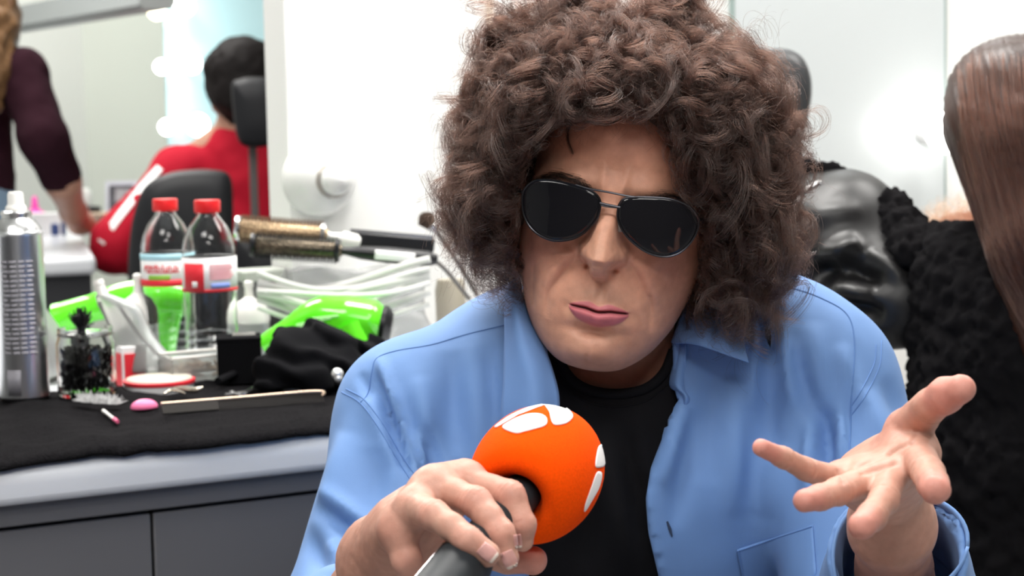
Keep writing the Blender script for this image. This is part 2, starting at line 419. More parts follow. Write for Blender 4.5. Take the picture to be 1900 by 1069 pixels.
# open hand held out towards the viewer
W2 = J(1655, 975, 1.205, 66); H2 = J(1640, 893, 1.172, 40)
TH2 = J(1662, 868, 1.165, 44)
g_idx = [J(1702, 846, 1.098, 34), J(1722, 878, 1.062, 30), J(1731, 897, 1.042, 29), J(1736, 908, 1.028, 28)]
g_mid = [J(1652, 886, 1.090, 31), J(1640, 928, 1.062, 27), J(1617, 958, 1.040, 26.5), J(1600, 976, 1.026, 25.5)]
g_rng = [J(1604, 896, 1.092, 30), J(1556, 912, 1.060, 26), J(1520, 923, 1.045, 23.5), J(1493, 930, 1.033, 21.5)]
g_pky = [J(1556, 892, 1.105, 27), J(1496, 871, 1.080, 21.5), J(1452, 849, 1.066, 19), J(1413, 831, 1.054, 16.5)]
g_thb = [TH2, J(1684, 802, 1.125, 42), J(1724, 755, 1.096, 32), J(1755, 734, 1.082, 32), J(1784, 722, 1.070, 27)]
palm2 = [(H2, J(1692, 850, 1.11, 38)), (H2, J(1648, 884, 1.10, 37)), (H2, J(1604, 893, 1.10, 35)), (J(1600, 890, 1.165, 38), J(1562, 888, 1.11, 30)), (TH2, H2), (TH2, J(1684, 806, 1.125, 41)), (H2, J(1600, 890, 1.165, 38)), (TH2, J(1698, 848, 1.11, 36))]
arm2 = [(J(1700, 1270, 1.42, 95), J(1660, 1075, 1.27, 74)), (J(1660, 1075, 1.27, 74), W2), (W2, H2), (W2, J(1655, 920, 1.185, 55))]
GV, GQ, GF = hand(palm2, [g_idx, g_mid, g_rng, g_pky, g_thb], arm2[1:], .00135)
# hand closed round the microphone
W1 = J(712, 1040, 1.165, 60)
m_idx = [J(862, 894, 1.118, 30), J(946, 920, 1.094, 28.5), J(968, 972, 1.088, 25), J(969, 1004, 1.092, 20)]
m_mid = [J(804, 905, 1.103, 31), J(846, 917, 1.09, 26), J(884, 932, 1.078, 29), J(907, 960, 1.07, 25.5), J(928, 990, 1.064, 26.5), J(941, 1034, 1.064, 23)]
m_rng = [J(770, 940, 1.088, 31), J(806, 957, 1.058, 27.5), J(838, 978, 1.046, 24.5), J(868, 1003, 1.038, 26), J(905, 1029, 1.038, 23.5)]
m_pky = [J(738, 985, 1.090, 33), J(756, 1040, 1.085, 28), J(772, 1085, 1.095, 25), J(795, 1110, 1.105, 22)]
m_thb = [J(790, 985, 1.165, 38), J(875, 1018, 1.158, 31), J(945, 1034, 1.146, 30), J(989, 1040, 1.140, 27)]
palm1 = [(W1, m_idx[0]), (W1, m_mid[0]), (W1, m_rng[0]), (W1, m_pky[0]), (m_idx[0], m_mid[0]), (J(752, 975, 1.130, 48), J(815, 920, 1.130, 38)), (W1, m_thb[0])]
arm1 = [(J(560, 1260, 1.42, 90), J(640, 1150, 1.26, 70)), (J(640, 1150, 1.26, 70), W1)]
MV, MQ, MF = hand(palm1, [m_idx, m_mid, m_rng, m_pky, m_thb], arm1[1:], .00135, .008)

def skin_hand(V, Q, joints, tips):
    N = normals_of(V, Q)
    base = np.array([.535, .288, .218]); c = np.repeat(base[None], len(V), 0)
    def blend(col, k):
        nonlocal c
        k = np.clip(k, 0, 1)[:, None]; c = c*(1-k)+np.array(col)*k
    for q, r in joints: blend((.60, .27, .215), .55*np.exp(-(np.linalg.norm(V-np.array(q[:3]), axis=1)/(r))**4))
    for q in tips: blend((.62, .25, .205), .75*np.exp(-(np.linalg.norm(V-np.array(q[:3]), axis=1)/.014)**4))
    m = vnoise(V, 110)*.6+vnoise(V, 300)*.4; c *= 1+.07*m[:, None]*np.array([.5, 1, 1])
    d = vnoise(V, 260)*.00022+vnoise(V, 90)*.0004
    return V+N*d[:, None], c
def creases(V, Q, lines):       # shallow skin folds across a joint: (centre, direction across, spacing)
    N = normals_of(V, Q)
    for q, ax, wid, n, amp in lines:
        ax = np.asarray(ax)/np.linalg.norm(ax); r = V-np.asarray(q[:3]); s = r@ax
        k = np.exp(-((np.linalg.norm(r, axis=1))/(q[3]*1.5))**6)
        V = V-N*(amp*k*np.exp(-(s/wid)**2)*(.5+.5*np.cos(s/wid*PI*n)))[:, None]
    return V
def dirj(a, b): return np.array(b[:3])-np.array(a[:3])
cr = []
for fg, i, j in ((m_idx, 1, 2), (m_mid, 2, 4), (m_rng, 1, 3)):
    cr += [(fg[i], dirj(fg[i], fg[j])+dirj(fg[0], fg[i]), .0045, 3, .0008), (fg[j], dirj(fg[i], fg[j]), .0042, 4, .0009)]
MV = creases(MV, MQ, cr)
cr = []
for fg in (g_idx, g_mid, g_rng, g_pky): cr += [(fg[1], dirj(fg[0], fg[2]), .002, 1, .0009), (fg[2], dirj(fg[1], fg[3]), .002, 1, .0007)]
cr += [(g_thb[2], dirj(g_thb[1], g_thb[3]), .003, 2, .0009)]
GV = creases(GV, GQ, cr)
# lines of the open palm
gx, gy, gd = proj(GV); GN = normals_of(GV, GQ)
for a, b in (((1590, 868), (1650, 842)), ((1650, 842), (1690, 822)), ((1600, 880), (1660, 862)), ((1556, 875), (1566, 895)), ((1690, 822), (1702, 800))):
    d, t = seg_d(gx, gy, a, b); GV = GV-GN*(.0011*np.exp(-(d/4.)**2)*((GN@-FW) > .1))[:, None]
MV, MC = skin_hand(MV, MQ, [(j, j[3]*1.2) for fg in (m_idx, m_mid, m_rng, m_pky) for j in (fg[:3] if len(fg) < 5 else fg[:5:2] if len(fg) > 5 else (fg[0], fg[1], fg[3]))], [m_thb[-1]])
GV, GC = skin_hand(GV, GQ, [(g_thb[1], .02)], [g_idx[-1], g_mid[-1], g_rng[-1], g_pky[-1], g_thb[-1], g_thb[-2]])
fore = sst(.02, .07, np.linalg.norm(np.minimum(0, (GV-np.array(H2[:3]))@UP)[:, None], axis=1)); GC = GC*(1-fore[:, None]*np.array([.26, .32, .35]))  # shade on wrist and forearm darkened into the skin colour
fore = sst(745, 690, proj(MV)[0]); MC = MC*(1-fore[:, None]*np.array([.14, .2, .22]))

# ---- neck and trunk (under the clothes)
def J3(px, py, d, r): q = P(px, py, d); return (q[0], q[1], q[2], r)
NECK = [(*HW((0, -.025, -.045)), .056), J3(1140, 645, 1.585, .058)]
SHL, SHR = J3(772, 775, 1.56, .060), J3(1520, 716, 1.56, .060)
CHEST = J3(1125, 900, 1.66, .12); BELLY = J3(1110, 1250, 1.74, .13)
ELL = J3(672, 1235, 1.46, .048); ELR = J3(1672, 1262, 1.45, .050)
def torso(p, g=0.0, arms=True):
    d = smin(cone(p, J3(1000, 800, 1.62, 0)[:3], J3(1280, 780, 1.62, 0)[:3], .110+g, .110+g), cone(p, CHEST[:3], BELLY[:3], .150+g, .150+g), .10)
    d = smin(d, cone(p, J3(980, 960, 1.68, 0)[:3], J3(1270, 950, 1.68, 0)[:3], .125+g, .125+g), .06)
    neckb = J3(1140, 625, 1.60, 0)[:3]
    d = smin(d, cone(p, neckb, SHL[:3], .058+g, .052+g), .045); d = smin(d, cone(p, neckb, SHR[:3], .058+g, .052+g), .045)
    d = smin(d, cone(p, J3(1290, 590, 1.585, 0)[:3], J3(1452, 640, 1.565, 0)[:3], .060+g, .055+g), .03)
    return d
def trunk(p):
    d = torso(p, -.030); d = smin(d, cone(p, NECK[0][:3], NECK[1][:3], NECK[0][3], NECK[1][3]), .02)
    for a, b in ((SHL, ELL), (SHR, ELR)): d = smin(d, cone(p, a[:3], b[:3], .046, .040), .03)
    d = np.minimum(d, smin(cone(p, ELL[:3], arm1[0][1][:3], .038, arm1[0][1][3]*.8), cone(p, ELR[:3], arm2[0][1][:3], .038, arm2[0][1][3]*.8), .01))
    return d
PELV = np.array([.055, 1.77, .50])
def trunk2(p): return smin(trunk(p), cone(p, BELLY[:3], PELV, .12, .12), .05)
TV, TQ = nets(trunk2, np.array([-.36, 1.1, .36]), np.array([.42, 2.05, 1.06]), .007)
TC = np.repeat(np.array([[.42, .215, .155]]), len(TV), 0)
def lips_off(): pass
ev = [ear(-1), ear(1)]
parts = [(HEADV, HEADQ.tolist(), HEADC), (GV, GQ.tolist(), GC), (MV, MQ.tolist(), MC), (TV, TQ.tolist(), TC)]+[(v, f, np.repeat(np.array([[.45, .22, .16]]), len(v), 0)) for v, f in ev]
AV, AF, AC, n0 = [], [], [], 0
for v, f, c in parts:
    AV.append(v); AC.append(c); AF += [tuple(int(i)+n0 for i in q) for q in f]; n0 += len(v)
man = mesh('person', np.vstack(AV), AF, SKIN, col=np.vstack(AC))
tag(man, 'man with big curly brown hair in open blue shirt, leaning in with one hand out', 'person')

# fingernails of the microphone hand
NAIL = mat('nail', (.62, .33, .30), rough=.28, coat=.2)
NAILTIP = mat('nail_edge', (.80, .68, .60), rough=.35)
MB_BVH = bvh_of(MV, MQ)
def nail(px, py, dx, dy, L, Wd, parent):
    a = np.array([dx, dy], float); a /= np.hypot(*a); b = np.array([-a[1], a[0]])
    def patch(us, vs, off, name, m):
        rows = []
        for u in us:
            row = []
            for v in vs:
                lim = Wd*(1-.32*max(0, u)**3-.12*max(0, -u)**2)
                q = np.array([px, py])+a*u*L+b*v*lim
                r = ray(*q); h = MB_BVH.ray_cast(Vector(CAM), Vector(r/np.linalg.norm(r)))
                if h[0] is None: row.append(row[-1] if row else P(*q, 1.05)); continue
                row.append(np.array(h[0])-r*(off+.0005*(1-v*v)))
            rows.append(row)
        V, Q = sheet(rows, 14, 12); o = mesh(name, V, Q, m, parent); solid(o, .0007); return o
    patch(np.linspace(-1, .82, 7), np.linspace(-1, 1, 7), .0002, 'fingernail', NAIL)
    patch(np.linspace(.74, 1.04, 4), np.linspace(-1, 1, 7), .0004, 'fingernail_edge', NAILTIP)
nail(905, 1026, .62, .50, 17, 14, man); nail(945, 1038, .38, .92, 16, 13, man); nail(961, 1004, .12, 1, 12, 7.5, man)

# eyes behind the glasses
EYE = mat('eye', (.8, .78, .75), rough=.15)
for sx in (-1, 1):
    MB().ball(HW((sx*.032, .0585, -.002)), .0115, 12).build('eye', EYE, man)
# ================================================================== CLOTHES
BLUE = mat('blue_cotton', (.140, .268, .545), rough=.75, sheen=.05, noise=(30, .03), bump=(1400, .18, .0004))
BLUESEAM = mat('blue_seam', (.11, .22, .48), rough=.85)
BLACKTEE = mat('black_cotton', (.0065, .0065, .008), rough=.95, spec=.15, bump=(900, .2, .0004))
OPEN = [(952, 470), (958, 560), (1012, 640), (1036, 755), (1022, 840), (1000, 930), (985, 1000), (978, 1160), (1236, 1160), (1224, 1069), (1206, 990), (1200, 925), (1210, 870), (1238, 800), (1262, 750), (1250, 715), (1248, 640), (1268, 560), (1250, 470)]
CUFFW = P(1664, 1030, 1.240); CUFFE = np.array(ELR[:3])
UPAX = CUFFW-CUFFE; UPAX /= np.linalg.norm(UPAX)
FOLDS = [  # drawn folds: start, end, width, height (+ ridge, - valley)
    ((690, 688), (760, 876), 11, -.0085), ((704, 668), (782, 905), 8, .0062), ((735, 740), (800, 900), 16, -.0030), ((668, 690), (690, 745), 9, -.0030),
    ((778, 700), (800, 860), 16, .0040), ((786, 790), (818, 880), 12, -.0065), ((770, 800), (796, 872), 8, .0040),
    ((838, 650), (850, 850), 24, -.0045), ((876, 640), (886, 880), 20, .0030), ((908, 640), (920, 800), 14, -.0028), ((690, 720), (735, 860), 24, .003),
    ((585, 936), (690, 1012), 12, -.0060), ((600, 912), (700, 985), 14, .0030), ((560, 980), (600, 1060), 18, -.0040), ((640, 800), (600, 960), 22, .0040), ((700, 830), (690, 960), 26, -.0035), ((615, 1000), (640, 1069), 14, .004),
    ((1428, 560), (1424, 680), 13, -.0065), ((1448, 600), (1475, 760), 13, .0050), ((1424, 680), (1430, 860), 18, -.0035), ((1400, 600), (1395, 760), 15, .0050),
    ((1470, 650), (1540, 830), 18, -.0040), ((1505, 600), (1520, 760), 20, .0035), ((1560, 640), (1590, 760), 16, .0035), ((1535, 755), (1530, 900), 15, -.0075), ((1510, 770), (1500, 920), 14, .0045), ((1560, 770), (1556, 860), 12, .0040),
    ((1330, 680), (1310, 900), 26, -.0035), ((1362, 700), (1360, 960), 22, .0040), ((1290, 760), (1250, 980), 18, -.004), ((1270, 740), (1228, 900), 11, .0055),
    ((1450, 820), (1420, 960), 24, .003), ((1580, 650), (1576, 850), 8, -.0022), ((1640, 700), (1690, 800), 14, -.003), ((1600, 720), (1650, 840), 18, .003), ((1720, 860), (1765, 1000), 14, -.005), ((1745, 850), (1790, 980), 14, .005), ((1760, 1010), (1720, 1060), 10, -.004)]
def shirt_f(p):
    d = torso(p, .004)
    for a, e, w, r0, r1, r2 in ((SHL, ELL, arm1[0][1], .062, .070, .037), (SHR, ELR, CUFFW, .062, .074, .046)):
        d = smin(d, cone(p, a[:3], e[:3], r0, r1), .03)
        d = smin(d, cone(p, e[:3], w[:3], r1, r2), .03)
    x, y, dep = proj(p)
    cut = poly_sd(x, y, OPEN)*dep/F
    cut = np.maximum(cut, dep-1.66)
    d = np.maximum(d, -smin(cut, cut, 1e-3))
    # neck hole and the open ends of the cuffs
    d = np.maximum(d, -cone(p, NECK[0][:3], J3(1140, 640, 1.60, 0)[:3], .070, .066))
    for w, ax, r in ((CUFFW, UPAX, .039),):
        s = (p-w)@ax; rad = np.linalg.norm(p-w-s[:, None]*ax, axis=1); lim = rad < .11
        d = np.where(lim, np.maximum(d, s-.004), d)
        d = np.where(lim, np.maximum(d, -np.maximum(rad-r, -(s+.10))), d)
    return d
SV, SQ = nets(shirt_f, np.array([-.40, 1.12, .58]), np.array([.48, 1.90, 1.06]), .0042)
SV = relax(SV, SQ, 1, .4)
def fold(V, Q, folds, lim=1.75):
    N = normals_of(V, Q); x, y, dep = proj(V); k = sst(.05, .55, (N@-FW))*(dep < lim)
    D = np.zeros(len(V))
    for a, b, w, amp in folds:
        d, t = seg_d(x, y, a, b); D += amp*np.exp(-(d/(w*1.15))**2)*(.12+.88*np.sin(PI*np.clip(t, 0, 1))**.8)
    return V+N*(2.0*D*k)[:, None]
SV = fold(SV, SQ, FOLDS)
SN = normals_of(SV, SQ); SV = SV+SN*(vnoise(SV*np.array([1, 1, .5]), 20)*.0018+vnoise(SV*np.array([1, 1, .6]), 50)*.0005)[:, None]
shirt = mesh('shirt', SV, SQ, BLUE, man); shirt['label'] = 'light blue cotton shirt worn open'
S_BVH = bvh_of(SV, SQ)
def on(bvh, px, py, off=0, d0=1.5):
    r = ray(px, py); h = bvh.ray_cast(Vector(CAM+r*1.33 if px > 950 else CAM), Vector(r/np.linalg.norm(r)))
    if h[0] is None: return P(px, py, d0)
    return np.array(h[0])-r*off
def seam(name, pts, rad=.0006, n=60, off=.0001):
    q = spline(pts, n); b = MB(); w = [on(S_BVH, *a, off) for a in q]
    for _ in range(2): w = [w[0]]+[(w[i-1]+w[i]*2+w[i+1])/4 for i in range(1, len(w)-1)]+[w[-1]]
    b.tube(w, rad, 6); return b.build(name, BLUESEAM, shirt)
seam('yoke_seam', [(940, 602), (860, 622), (800, 640), (740, 650), (700, 664), (690, 690), (682, 730), (668, 748)])
seam('armhole_seam', [(634, 728), (668, 748), (700, 790), (735, 850), (765, 895)])
seam('armhole_seam', [(642, 722), (676, 742), (708, 784), (743, 842), (772, 884)], .0006)
seam('shoulder_seam', [(1462, 532), (1520, 552), (1572, 584), (1586, 640), (1580, 740), (1576, 850)], .0007)
seam('armhole_seam', [(1636, 632), (1632, 680), (1605, 735), (1580, 770)])
seam('armhole_seam', [(1626, 640), (1622, 676), (1597, 726), (1578, 756)], .0006)
# chest pocket, buttonhole
def patch(name, poly, off, m, parent, n=14, th=.0012):
    (a, b, c, d) = [np.array(q, float) for q in poly]; rows = []
    for u in np.linspace(0, 1, n): rows.append([on(S_BVH, *((a*(1-v)+b*v)*(1-u)+(d*(1-v)+c*v)*u), off) for v in np.linspace(0, 1, n)])
    V, Q = sheet(rows, n*2, n*2); o = mesh(name, V, Q, m, parent); solid(o, th); return o
patch('chest_pocket', [(1368, 1020), (1508, 974), (1520, 1140), (1400, 1180)], .0012, BLUE, shirt)
seam('pocket_seam', [(1371, 1022), (1440, 999), (1507, 977)], .0006, off=.0021); seam('pocket_seam', [(1369, 1022), (1382, 1090)], .0008, off=.0021)
b = MB(); b.tube([on(S_BVH, 1238, 968, .0006), on(S_BVH, 1243, 982, .0008), on(S_BVH, 1247, 996, .0006)], [.0008, .0013, .0006], 8)
b.build('buttonhole', mat('buttonhole_thread', (.03, .05, .10), rough=.9), shirt)

# collar leaves and the wavy front edge
def strip(name, rows, nu=30, nv=16, th=.0016, m=BLUE, noise=.0006):
    V, Q = sheet([[P(*q) for q in r] for r in rows], nu, nv)
    V = V+normals_of(V, Q)*(vnoise(V, 45)*noise)[:, None]
    o = mesh(name, V, Q, m, shirt); solid(o, th); return o
strip('collar', [[(962, 505, 1.530), (950, 520, 1.515), (936, 545, 1.520)],
                 [(972, 560, 1.500), (955, 570, 1.482), (937, 590, 1.500)],
                 [(1000, 620, 1.482), (968, 640, 1.462), (936, 650, 1.486)],
                 [(1026, 690, 1.470), (985, 700, 1.452), (934, 712, 1.474)],
                 [(1038, 752, 1.462), (990, 770, 1.448), (930, 770, 1.468)],
                 [(1024, 830, 1.462), (980, 840, 1.456), (932, 830, 1.472)],
                 [(1000, 900, 1.475), (965, 905, 1.470), (940, 895, 1.480)]])
strip('collar', [[(1246, 636, 1.512), (1262, 590, 1.520), (1290, 520, 1.545), (1300, 470, 1.57)],
                 [(1268, 637, 1.486), (1290, 590, 1.496), (1315, 530, 1.520), (1330, 480, 1.55)],
                 [(1300, 642, 1.470), (1318, 606, 1.476), (1342, 555, 1.500), (1360, 510, 1.53)],
                 [(1345, 658, 1.464), (1350, 640, 1.466), (1362, 610, 1.482), (1376, 570, 1.51)],
                 [(1389, 673, 1.462), (1386, 662, 1.464), (1380, 640, 1.474), (1384, 610, 1.50)]])
strip('front_facing', [[(1250, 628, 1.522), (1262, 634, 1.508), (1272, 640, 1.500)],
                       [(1243, 680, 1.520), (1258, 684, 1.500), (1274, 690, 1.502)],
                       [(1236, 716, 1.520), (1256, 716, 1.492), (1276, 722, 1.500)],
                       [(1258, 728, 1.508), (1272, 736, 1.488), (1283, 742, 1.500)],
                       [(1252, 762, 1.512), (1266, 764, 1.494), (1281, 758, 1.500)],
                       [(1232, 806, 1.512), (1246, 806, 1.498), (1268, 800, 1.508)],
                       [(1212, 862, 1.510), (1226, 862, 1.500), (1250, 862, 1.512)],
                       [(1202, 920, 1.512), (1216, 922, 1.506), (1236, 925, 1.520)]])
# cuff round the open hand's wrist
cb = []
for s in np.linspace(-.075, .006, 8):
    row = []
    for a in np.linspace(0, 2*PI, 33):
        e1 = RT-UPAX*(RT@UPAX); e1 /= np.linalg.norm(e1); e2 = np.cross(UPAX, e1)
        rr = .0425+.004*math.sin(a*2+s*30)+.0025*math.sin(a*3+1)
        row.append(CUFFW+UPAX*s+rr*(math.cos(a)*e1+math.sin(a)*e2))
    cb.append(row)
V, Q = sheet(cb, 20, 65); o = mesh('cuff', V, Q, BLUE, shirt); solid(o, .0022)
ax1 = np.array(W1[:3])-np.array(arm1[0][1][:3]); ax1 /= np.linalg.norm(ax1); cw = np.array(arm1[0][1][:3])+ax1*.004; cb = []
for s in np.linspace(-.06, .010, 8):
    row = []
    for a in np.linspace(0, 2*PI, 33):
        e1 = RT-ax1*(RT@ax1); e1 /= np.linalg.norm(e1); e2 = np.cross(ax1, e1); rr = .0335+.003*math.sin(a*2+s*30)
        row.append(cw+ax1*s+rr*(math.cos(a)*e1+math.sin(a)*e2))
    cb.append(row)
V, Q = sheet(cb, 20, 65); o = mesh('cuff', V, Q, BLUE, shirt); solid(o, .0022)

# black T-shirt underneath
NECKL = [(1020, 540), (1034, 640), (1056, 690), (1090, 716), (1140, 726), (1192, 717), (1226, 690), (1246, 640), (1260, 540)]
def tee_f(p):
    d = torso(p, -.006)
    x, y, dep = proj(p); c = np.maximum(poly_sd(x, y, NECKL)*dep/F, dep-1.63)
    d = np.maximum(d, -smin(c, c, .001))
    return np.maximum(d, -cone(p, NECK[0][:3], J3(1140, 650, 1.60, 0)[:3], .060, .062))
TeV, TeQ = nets(tee_f, np.array([-.30, 1.30, .60]), np.array([.36, 1.90, 1.06]), .006)
TeV = fold(TeV, TeQ, [((1120, 820), (1170, 1060), 20, .006), ((1160, 800), (1205, 1000), 16, -.006), ((1080, 760), (1060, 1000), 20, .004), ((1180, 740), (1190, 900), 14, .003), ((1100, 900), (1080, 1069), 18, -.005)], 1.8)
tee = mesh('t_shirt', TeV, TeQ, BLACKTEE, man); tee['label'] = 'black T-shirt'
T_BVH = bvh_of(TeV, TeQ)
nk = [on(T_BVH, x, y, .001, 1.53) for x, y in spline([(1030, 650), (1052, 694), (1087, 721), (1140, 731), (1195, 722), (1231, 693), (1250, 650)], 40)]
o = MB().tube(nk, .0042, 10).build('neckband', BLACKTEE, tee)
seam_b = MB().tube([on(T_BVH, x, y, .0004, 1.53) for x, y in spline([(1022, 660), (1042, 712), (1085, 744), (1140, 755), (1198, 744), (1240, 712)], 40)], .0008, 6).build('neckband_seam', BLACKTEE, tee)

# trousers and shoes (below the frame)
DARK = mat('dark_denim', (.03, .035, .05), rough=.85)
def trou(p):
    d = cone(p, BELLY[:3], PELV, .135, .150)
    for s, kx in ((-1, -.20), (1, .28)):
        hip = PELV+np.array([s*.09, -.02, -.01]); knee = np.array([kx, 1.42, .52]); ank = np.array([kx*1.05, 1.50, .09])
        d = smin(d, cone(p, hip, knee, .088, .066), .04); d = smin(d, cone(p, knee, ank, .066, .050), .02)
    return d
V, Q = nets(trou, (-.45, 1.25, .04), (.5, 2.1, .78), .012); mesh('trousers', V, Q, DARK, man)
for kx in (-.21, .294):
    V, Q = nets(lambda p: np.maximum(smin(cone(p, (kx, 1.50, .05), (kx, 1.34, .03), .045, .042), cone(p, (kx, 1.50, .09), (kx, 1.52, .04), .045, .045), .03), .002-p[:, 2]), (kx-.1, 1.2, -.02), (kx+.1, 1.62, .18), .007)
    mesh('shoe', V, Q, BLACKTEE, man)
place(man, (0, 0, 0))
stool = thing('stool', 'round padded black stool under the man in the blue shirt', 'stool')
CHR = mat('chrome', (.75, .75, .77), rough=.15, metal=1)
b = MB().lathe([(.0, .273), (.145, .275), (.16, .285), (.16, .305), (.145, .316), (.0, .318)], (PELV[0], PELV[1], 0)); b.build('seat', BLACKTEE, stool)
b = MB().lathe([(.03, .03), (.03, .274)], (PELV[0], PELV[1], 0)); b.build('post', CHR, stool)
b = MB().lathe([(.19, 0), (.19, .012), (.05, .035), (0, .035)], (PELV[0], PELV[1], 0)); b.build('foot_plate', CHR, stool)
place(stool, (PELV[0], PELV[1], 0))

# ================================================================== SUNGLASSES
GUN = mat('gunmetal', (.055, .055, .062), rough=.28, metal=1)
LENS = mat('dark_lens', (.006, .006, .008), rough=.03, spec=.35)
PAD = mat('clear_silicone', (.55, .5, .45), rough=.3, trans=.4)
gl = thing('sunglasses', 'dark aviator sunglasses with thin gunmetal frame worn on the man\'s face', 'sunglasses')
def gpt(px, py, back=0):        # on the curved front plane of the glasses
    r = ray(px, py); y0 = .1005
    for _ in range(4):
        s = ((y0-back)-HL(CAM)[1])/((HA[1])@r); q = CAM+r*s; l = HL(q); y0 = .1005-.010*(abs(l[0])/.065)**2
    return q
LO = [(150, 245), (185, 180), (250, 130), (330, 118), (430, 125), (560, 150), (700, 190), (800, 230), (860, 290), (870, 360), (850, 450), (800, 530), (720, 610), (620, 665), (500, 685), (400, 675), (300, 630), (220, 560), (170, 470), (148, 370)]
RO = [(1055, 330), (1090, 295), (1170, 280), (1300, 280), (1470, 290), (1600, 320), (1700, 370), (1760, 440), (1780, 510), (1760, 610), (1700, 710), (1620, 785), (1530, 825), (1430, 830), (1320, 800), (1220, 740), (1120, 650), (1060, 560), (1030, 470), (1035, 380)]
for O_ in (LO, RO):
    o2 = closed_spline([(940+x/5, 310+y/5) for x, y in O_], 90); c2 = o2.mean(0)
    MB().tube([gpt(*q) for q in o2], .00085, 8, closed=True).build('rim', GUN, gl)
    V = [gpt(*c2)+HA[1]*.0004]; Fc = []; K = 8
    for i in range(1, K+1):
        u = i/K
        for q in o2: V.append(gpt(*(c2+(q-c2)*u))+HA[1]*(.0008*(1-u*u)-.0004))
    for j in range(90): Fc.append((0, 1+j, 1+(j+1) % 90))
    for i in range(K-1):
        for j in range(90): Fc.append((1+i*90+j, 1+(i+1)*90+j, 1+(i+1)*90+(j+1) % 90, 1+i*90+(j+1) % 90))
    o = mesh('lens', V, Fc, LENS, gl); solid(o, .0016)
MB().tube([gpt(*q) for q in spline([(1068, 343), (1092, 350), (1130, 357), (1165, 364), (1180, 366)], 20)], .0008, 8).build('top_bar', GUN, gl)
MB().tube([gpt(*q) for q in spline([(1113, 377), (1130, 381), (1151, 385)], 12)], .0011, 8).tube([gpt(*q) for q in spline([(1113, 381), (1130, 384), (1151, 386)], 12)], .0006, 8).build('bridge', GUN, gl)
for (hx, hy), s in (((970, 357), -1), ((1296, 408), 1)):
    a = gpt(hx, hy); h = gpt(hx+s*7, hy-1, .004); e = HW((s*.0775, .0, .004)); t = HW((s*.076, -.02, -.018))
    MB().tube([a, h, gpt(hx+s*8, hy+4, .008)], .0014, 8).build('hinge', GUN, gl)
    MB().tube(spline([h, h*.6+e*.4+RT*s*.001, e, t], 24), [.0013]*24, 8).build('temple', GUN, gl)
for x, y, s in ((1108, 410, -1), (1152, 418, 1)):
    MB().tube([gpt(x, y-8, .006), gpt(x-s*1, y+10, .009)], [.0022, .0026], 8).build('nose_pad', PAD, gl)
place(gl, gpt(1130, 381))
# eyebrows
BROW = mat('brow_hair', (.035, .018, .012), rough=.6)
def brow(line, n, w, name):
    q = spline(line, 200); pts = []
    for i in range(n):
        u = RNG.random(); c = q[int(u*199)]; d = q[min(199, int(u*199)+3)]-q[max(0, int(u*199)-3)]; d /= np.hypot(*d)+1e-9
        off = RNG.normal()*w*(1-.6*abs(u-.35)); nn = np.array([d[1], -d[0]]); base = c+nn*off; L = 16+RNG.random()*8; ang = .45*(1-u)-.1
        dir_ = d*math.cos(ang)+nn*math.sin(ang)*np.sign(-off+.01); row = []
        for k in range(6):
            s = k/5; h = on_face(*(base+dir_*L*s), .0004+.0014*math.sin(s*2.2)); row.append(h if h is not None else (row[-1] if row else P(*base, 1.4)))
        pts.append(row)
    return strands(name, np.array(pts), np.full(n, .00012), BROW, man)
brow([(1104, 357), (1083, 343), (1056, 331), (1030, 326), (1003, 336)], 300, 5.5, 'eyebrow')
brow([(1180, 372), (1205, 366), (1235, 363), (1258, 369), (1275, 383)], 200, 4, 'eyebrow')

# ================================================================== MICROPHONE
ORANGE = mat('orange_flocked_foam', (.95, .080, .001), rough=1, spec=.1, bump=(1600, .5, .0006), noise=(700, .10))
WHITE_INK = mat('white_print', (.86, .86, .86), rough=.8)
TUBE = mat('dark_grey_barrel', (.020, .024, .028), rough=.5, spec=.22)
STEEL = mat('brushed_steel', (.70, .70, .72), rough=.22, metal=1)
mic = thing('microphone', 'handheld microphone with round orange foam windscreen and white markings, gripped by the man', 'microphone')
MC0, MC1 = P(1001, 874, 1.148), P(866, 1040, 1.052)
MAX_ = MC0-MC1; MAX_ /= np.linalg.norm(MAX_)            # from the grip to the head
fb = MC0-MAX_*.041
prof = [(.0128, .012), (.0150, .006), (.0185, .0025), (.0235, .0015), (.0285, .0035), (.0330, .009), (.0368, .019), (.0388, .031), (.0388, .042), (.0372, .053), (.0338, .063), (.0290, .072), (.0225, .079), (.0140, .0835), (.0060, .0852), (0, .0855)]
prof = spline(prof, 60); b = MB().lathe(prof, fb, MAX_, 96); FOAMV, FOAMF = np.array(b.v), list(b.f)
foam = b.build('foam_windscreen', ORANGE, mic)
FO_BVH = bvh_of(FOAMV, FOAMF)
marks = [[(258, 232), (350, 275), (420, 262), (490, 243), (555, 222), (578, 195), (572, 158), (535, 132), (470, 127), (400, 143), (320, 180)],
         [(556, 78), (620, 80), (690, 98), (738, 136), (743, 172), (700, 208), (632, 220), (602, 196), (585, 130)],
         [(216, 230), (260, 195), (330, 150), (440, 102), (550, 77), (540, 86), (440, 117), (330, 168), (238, 230)],
         [(922, 365), (948, 346), (970, 352), (972, 390), (970, 440), (958, 494), (930, 507), (905, 506), (900, 480), (908, 420)],
         [(905, 548), (926, 534), (940, 548), (938, 590), (920, 650), (880, 722), (828, 805), (826, 780), (838, 735), (872, 640)]]
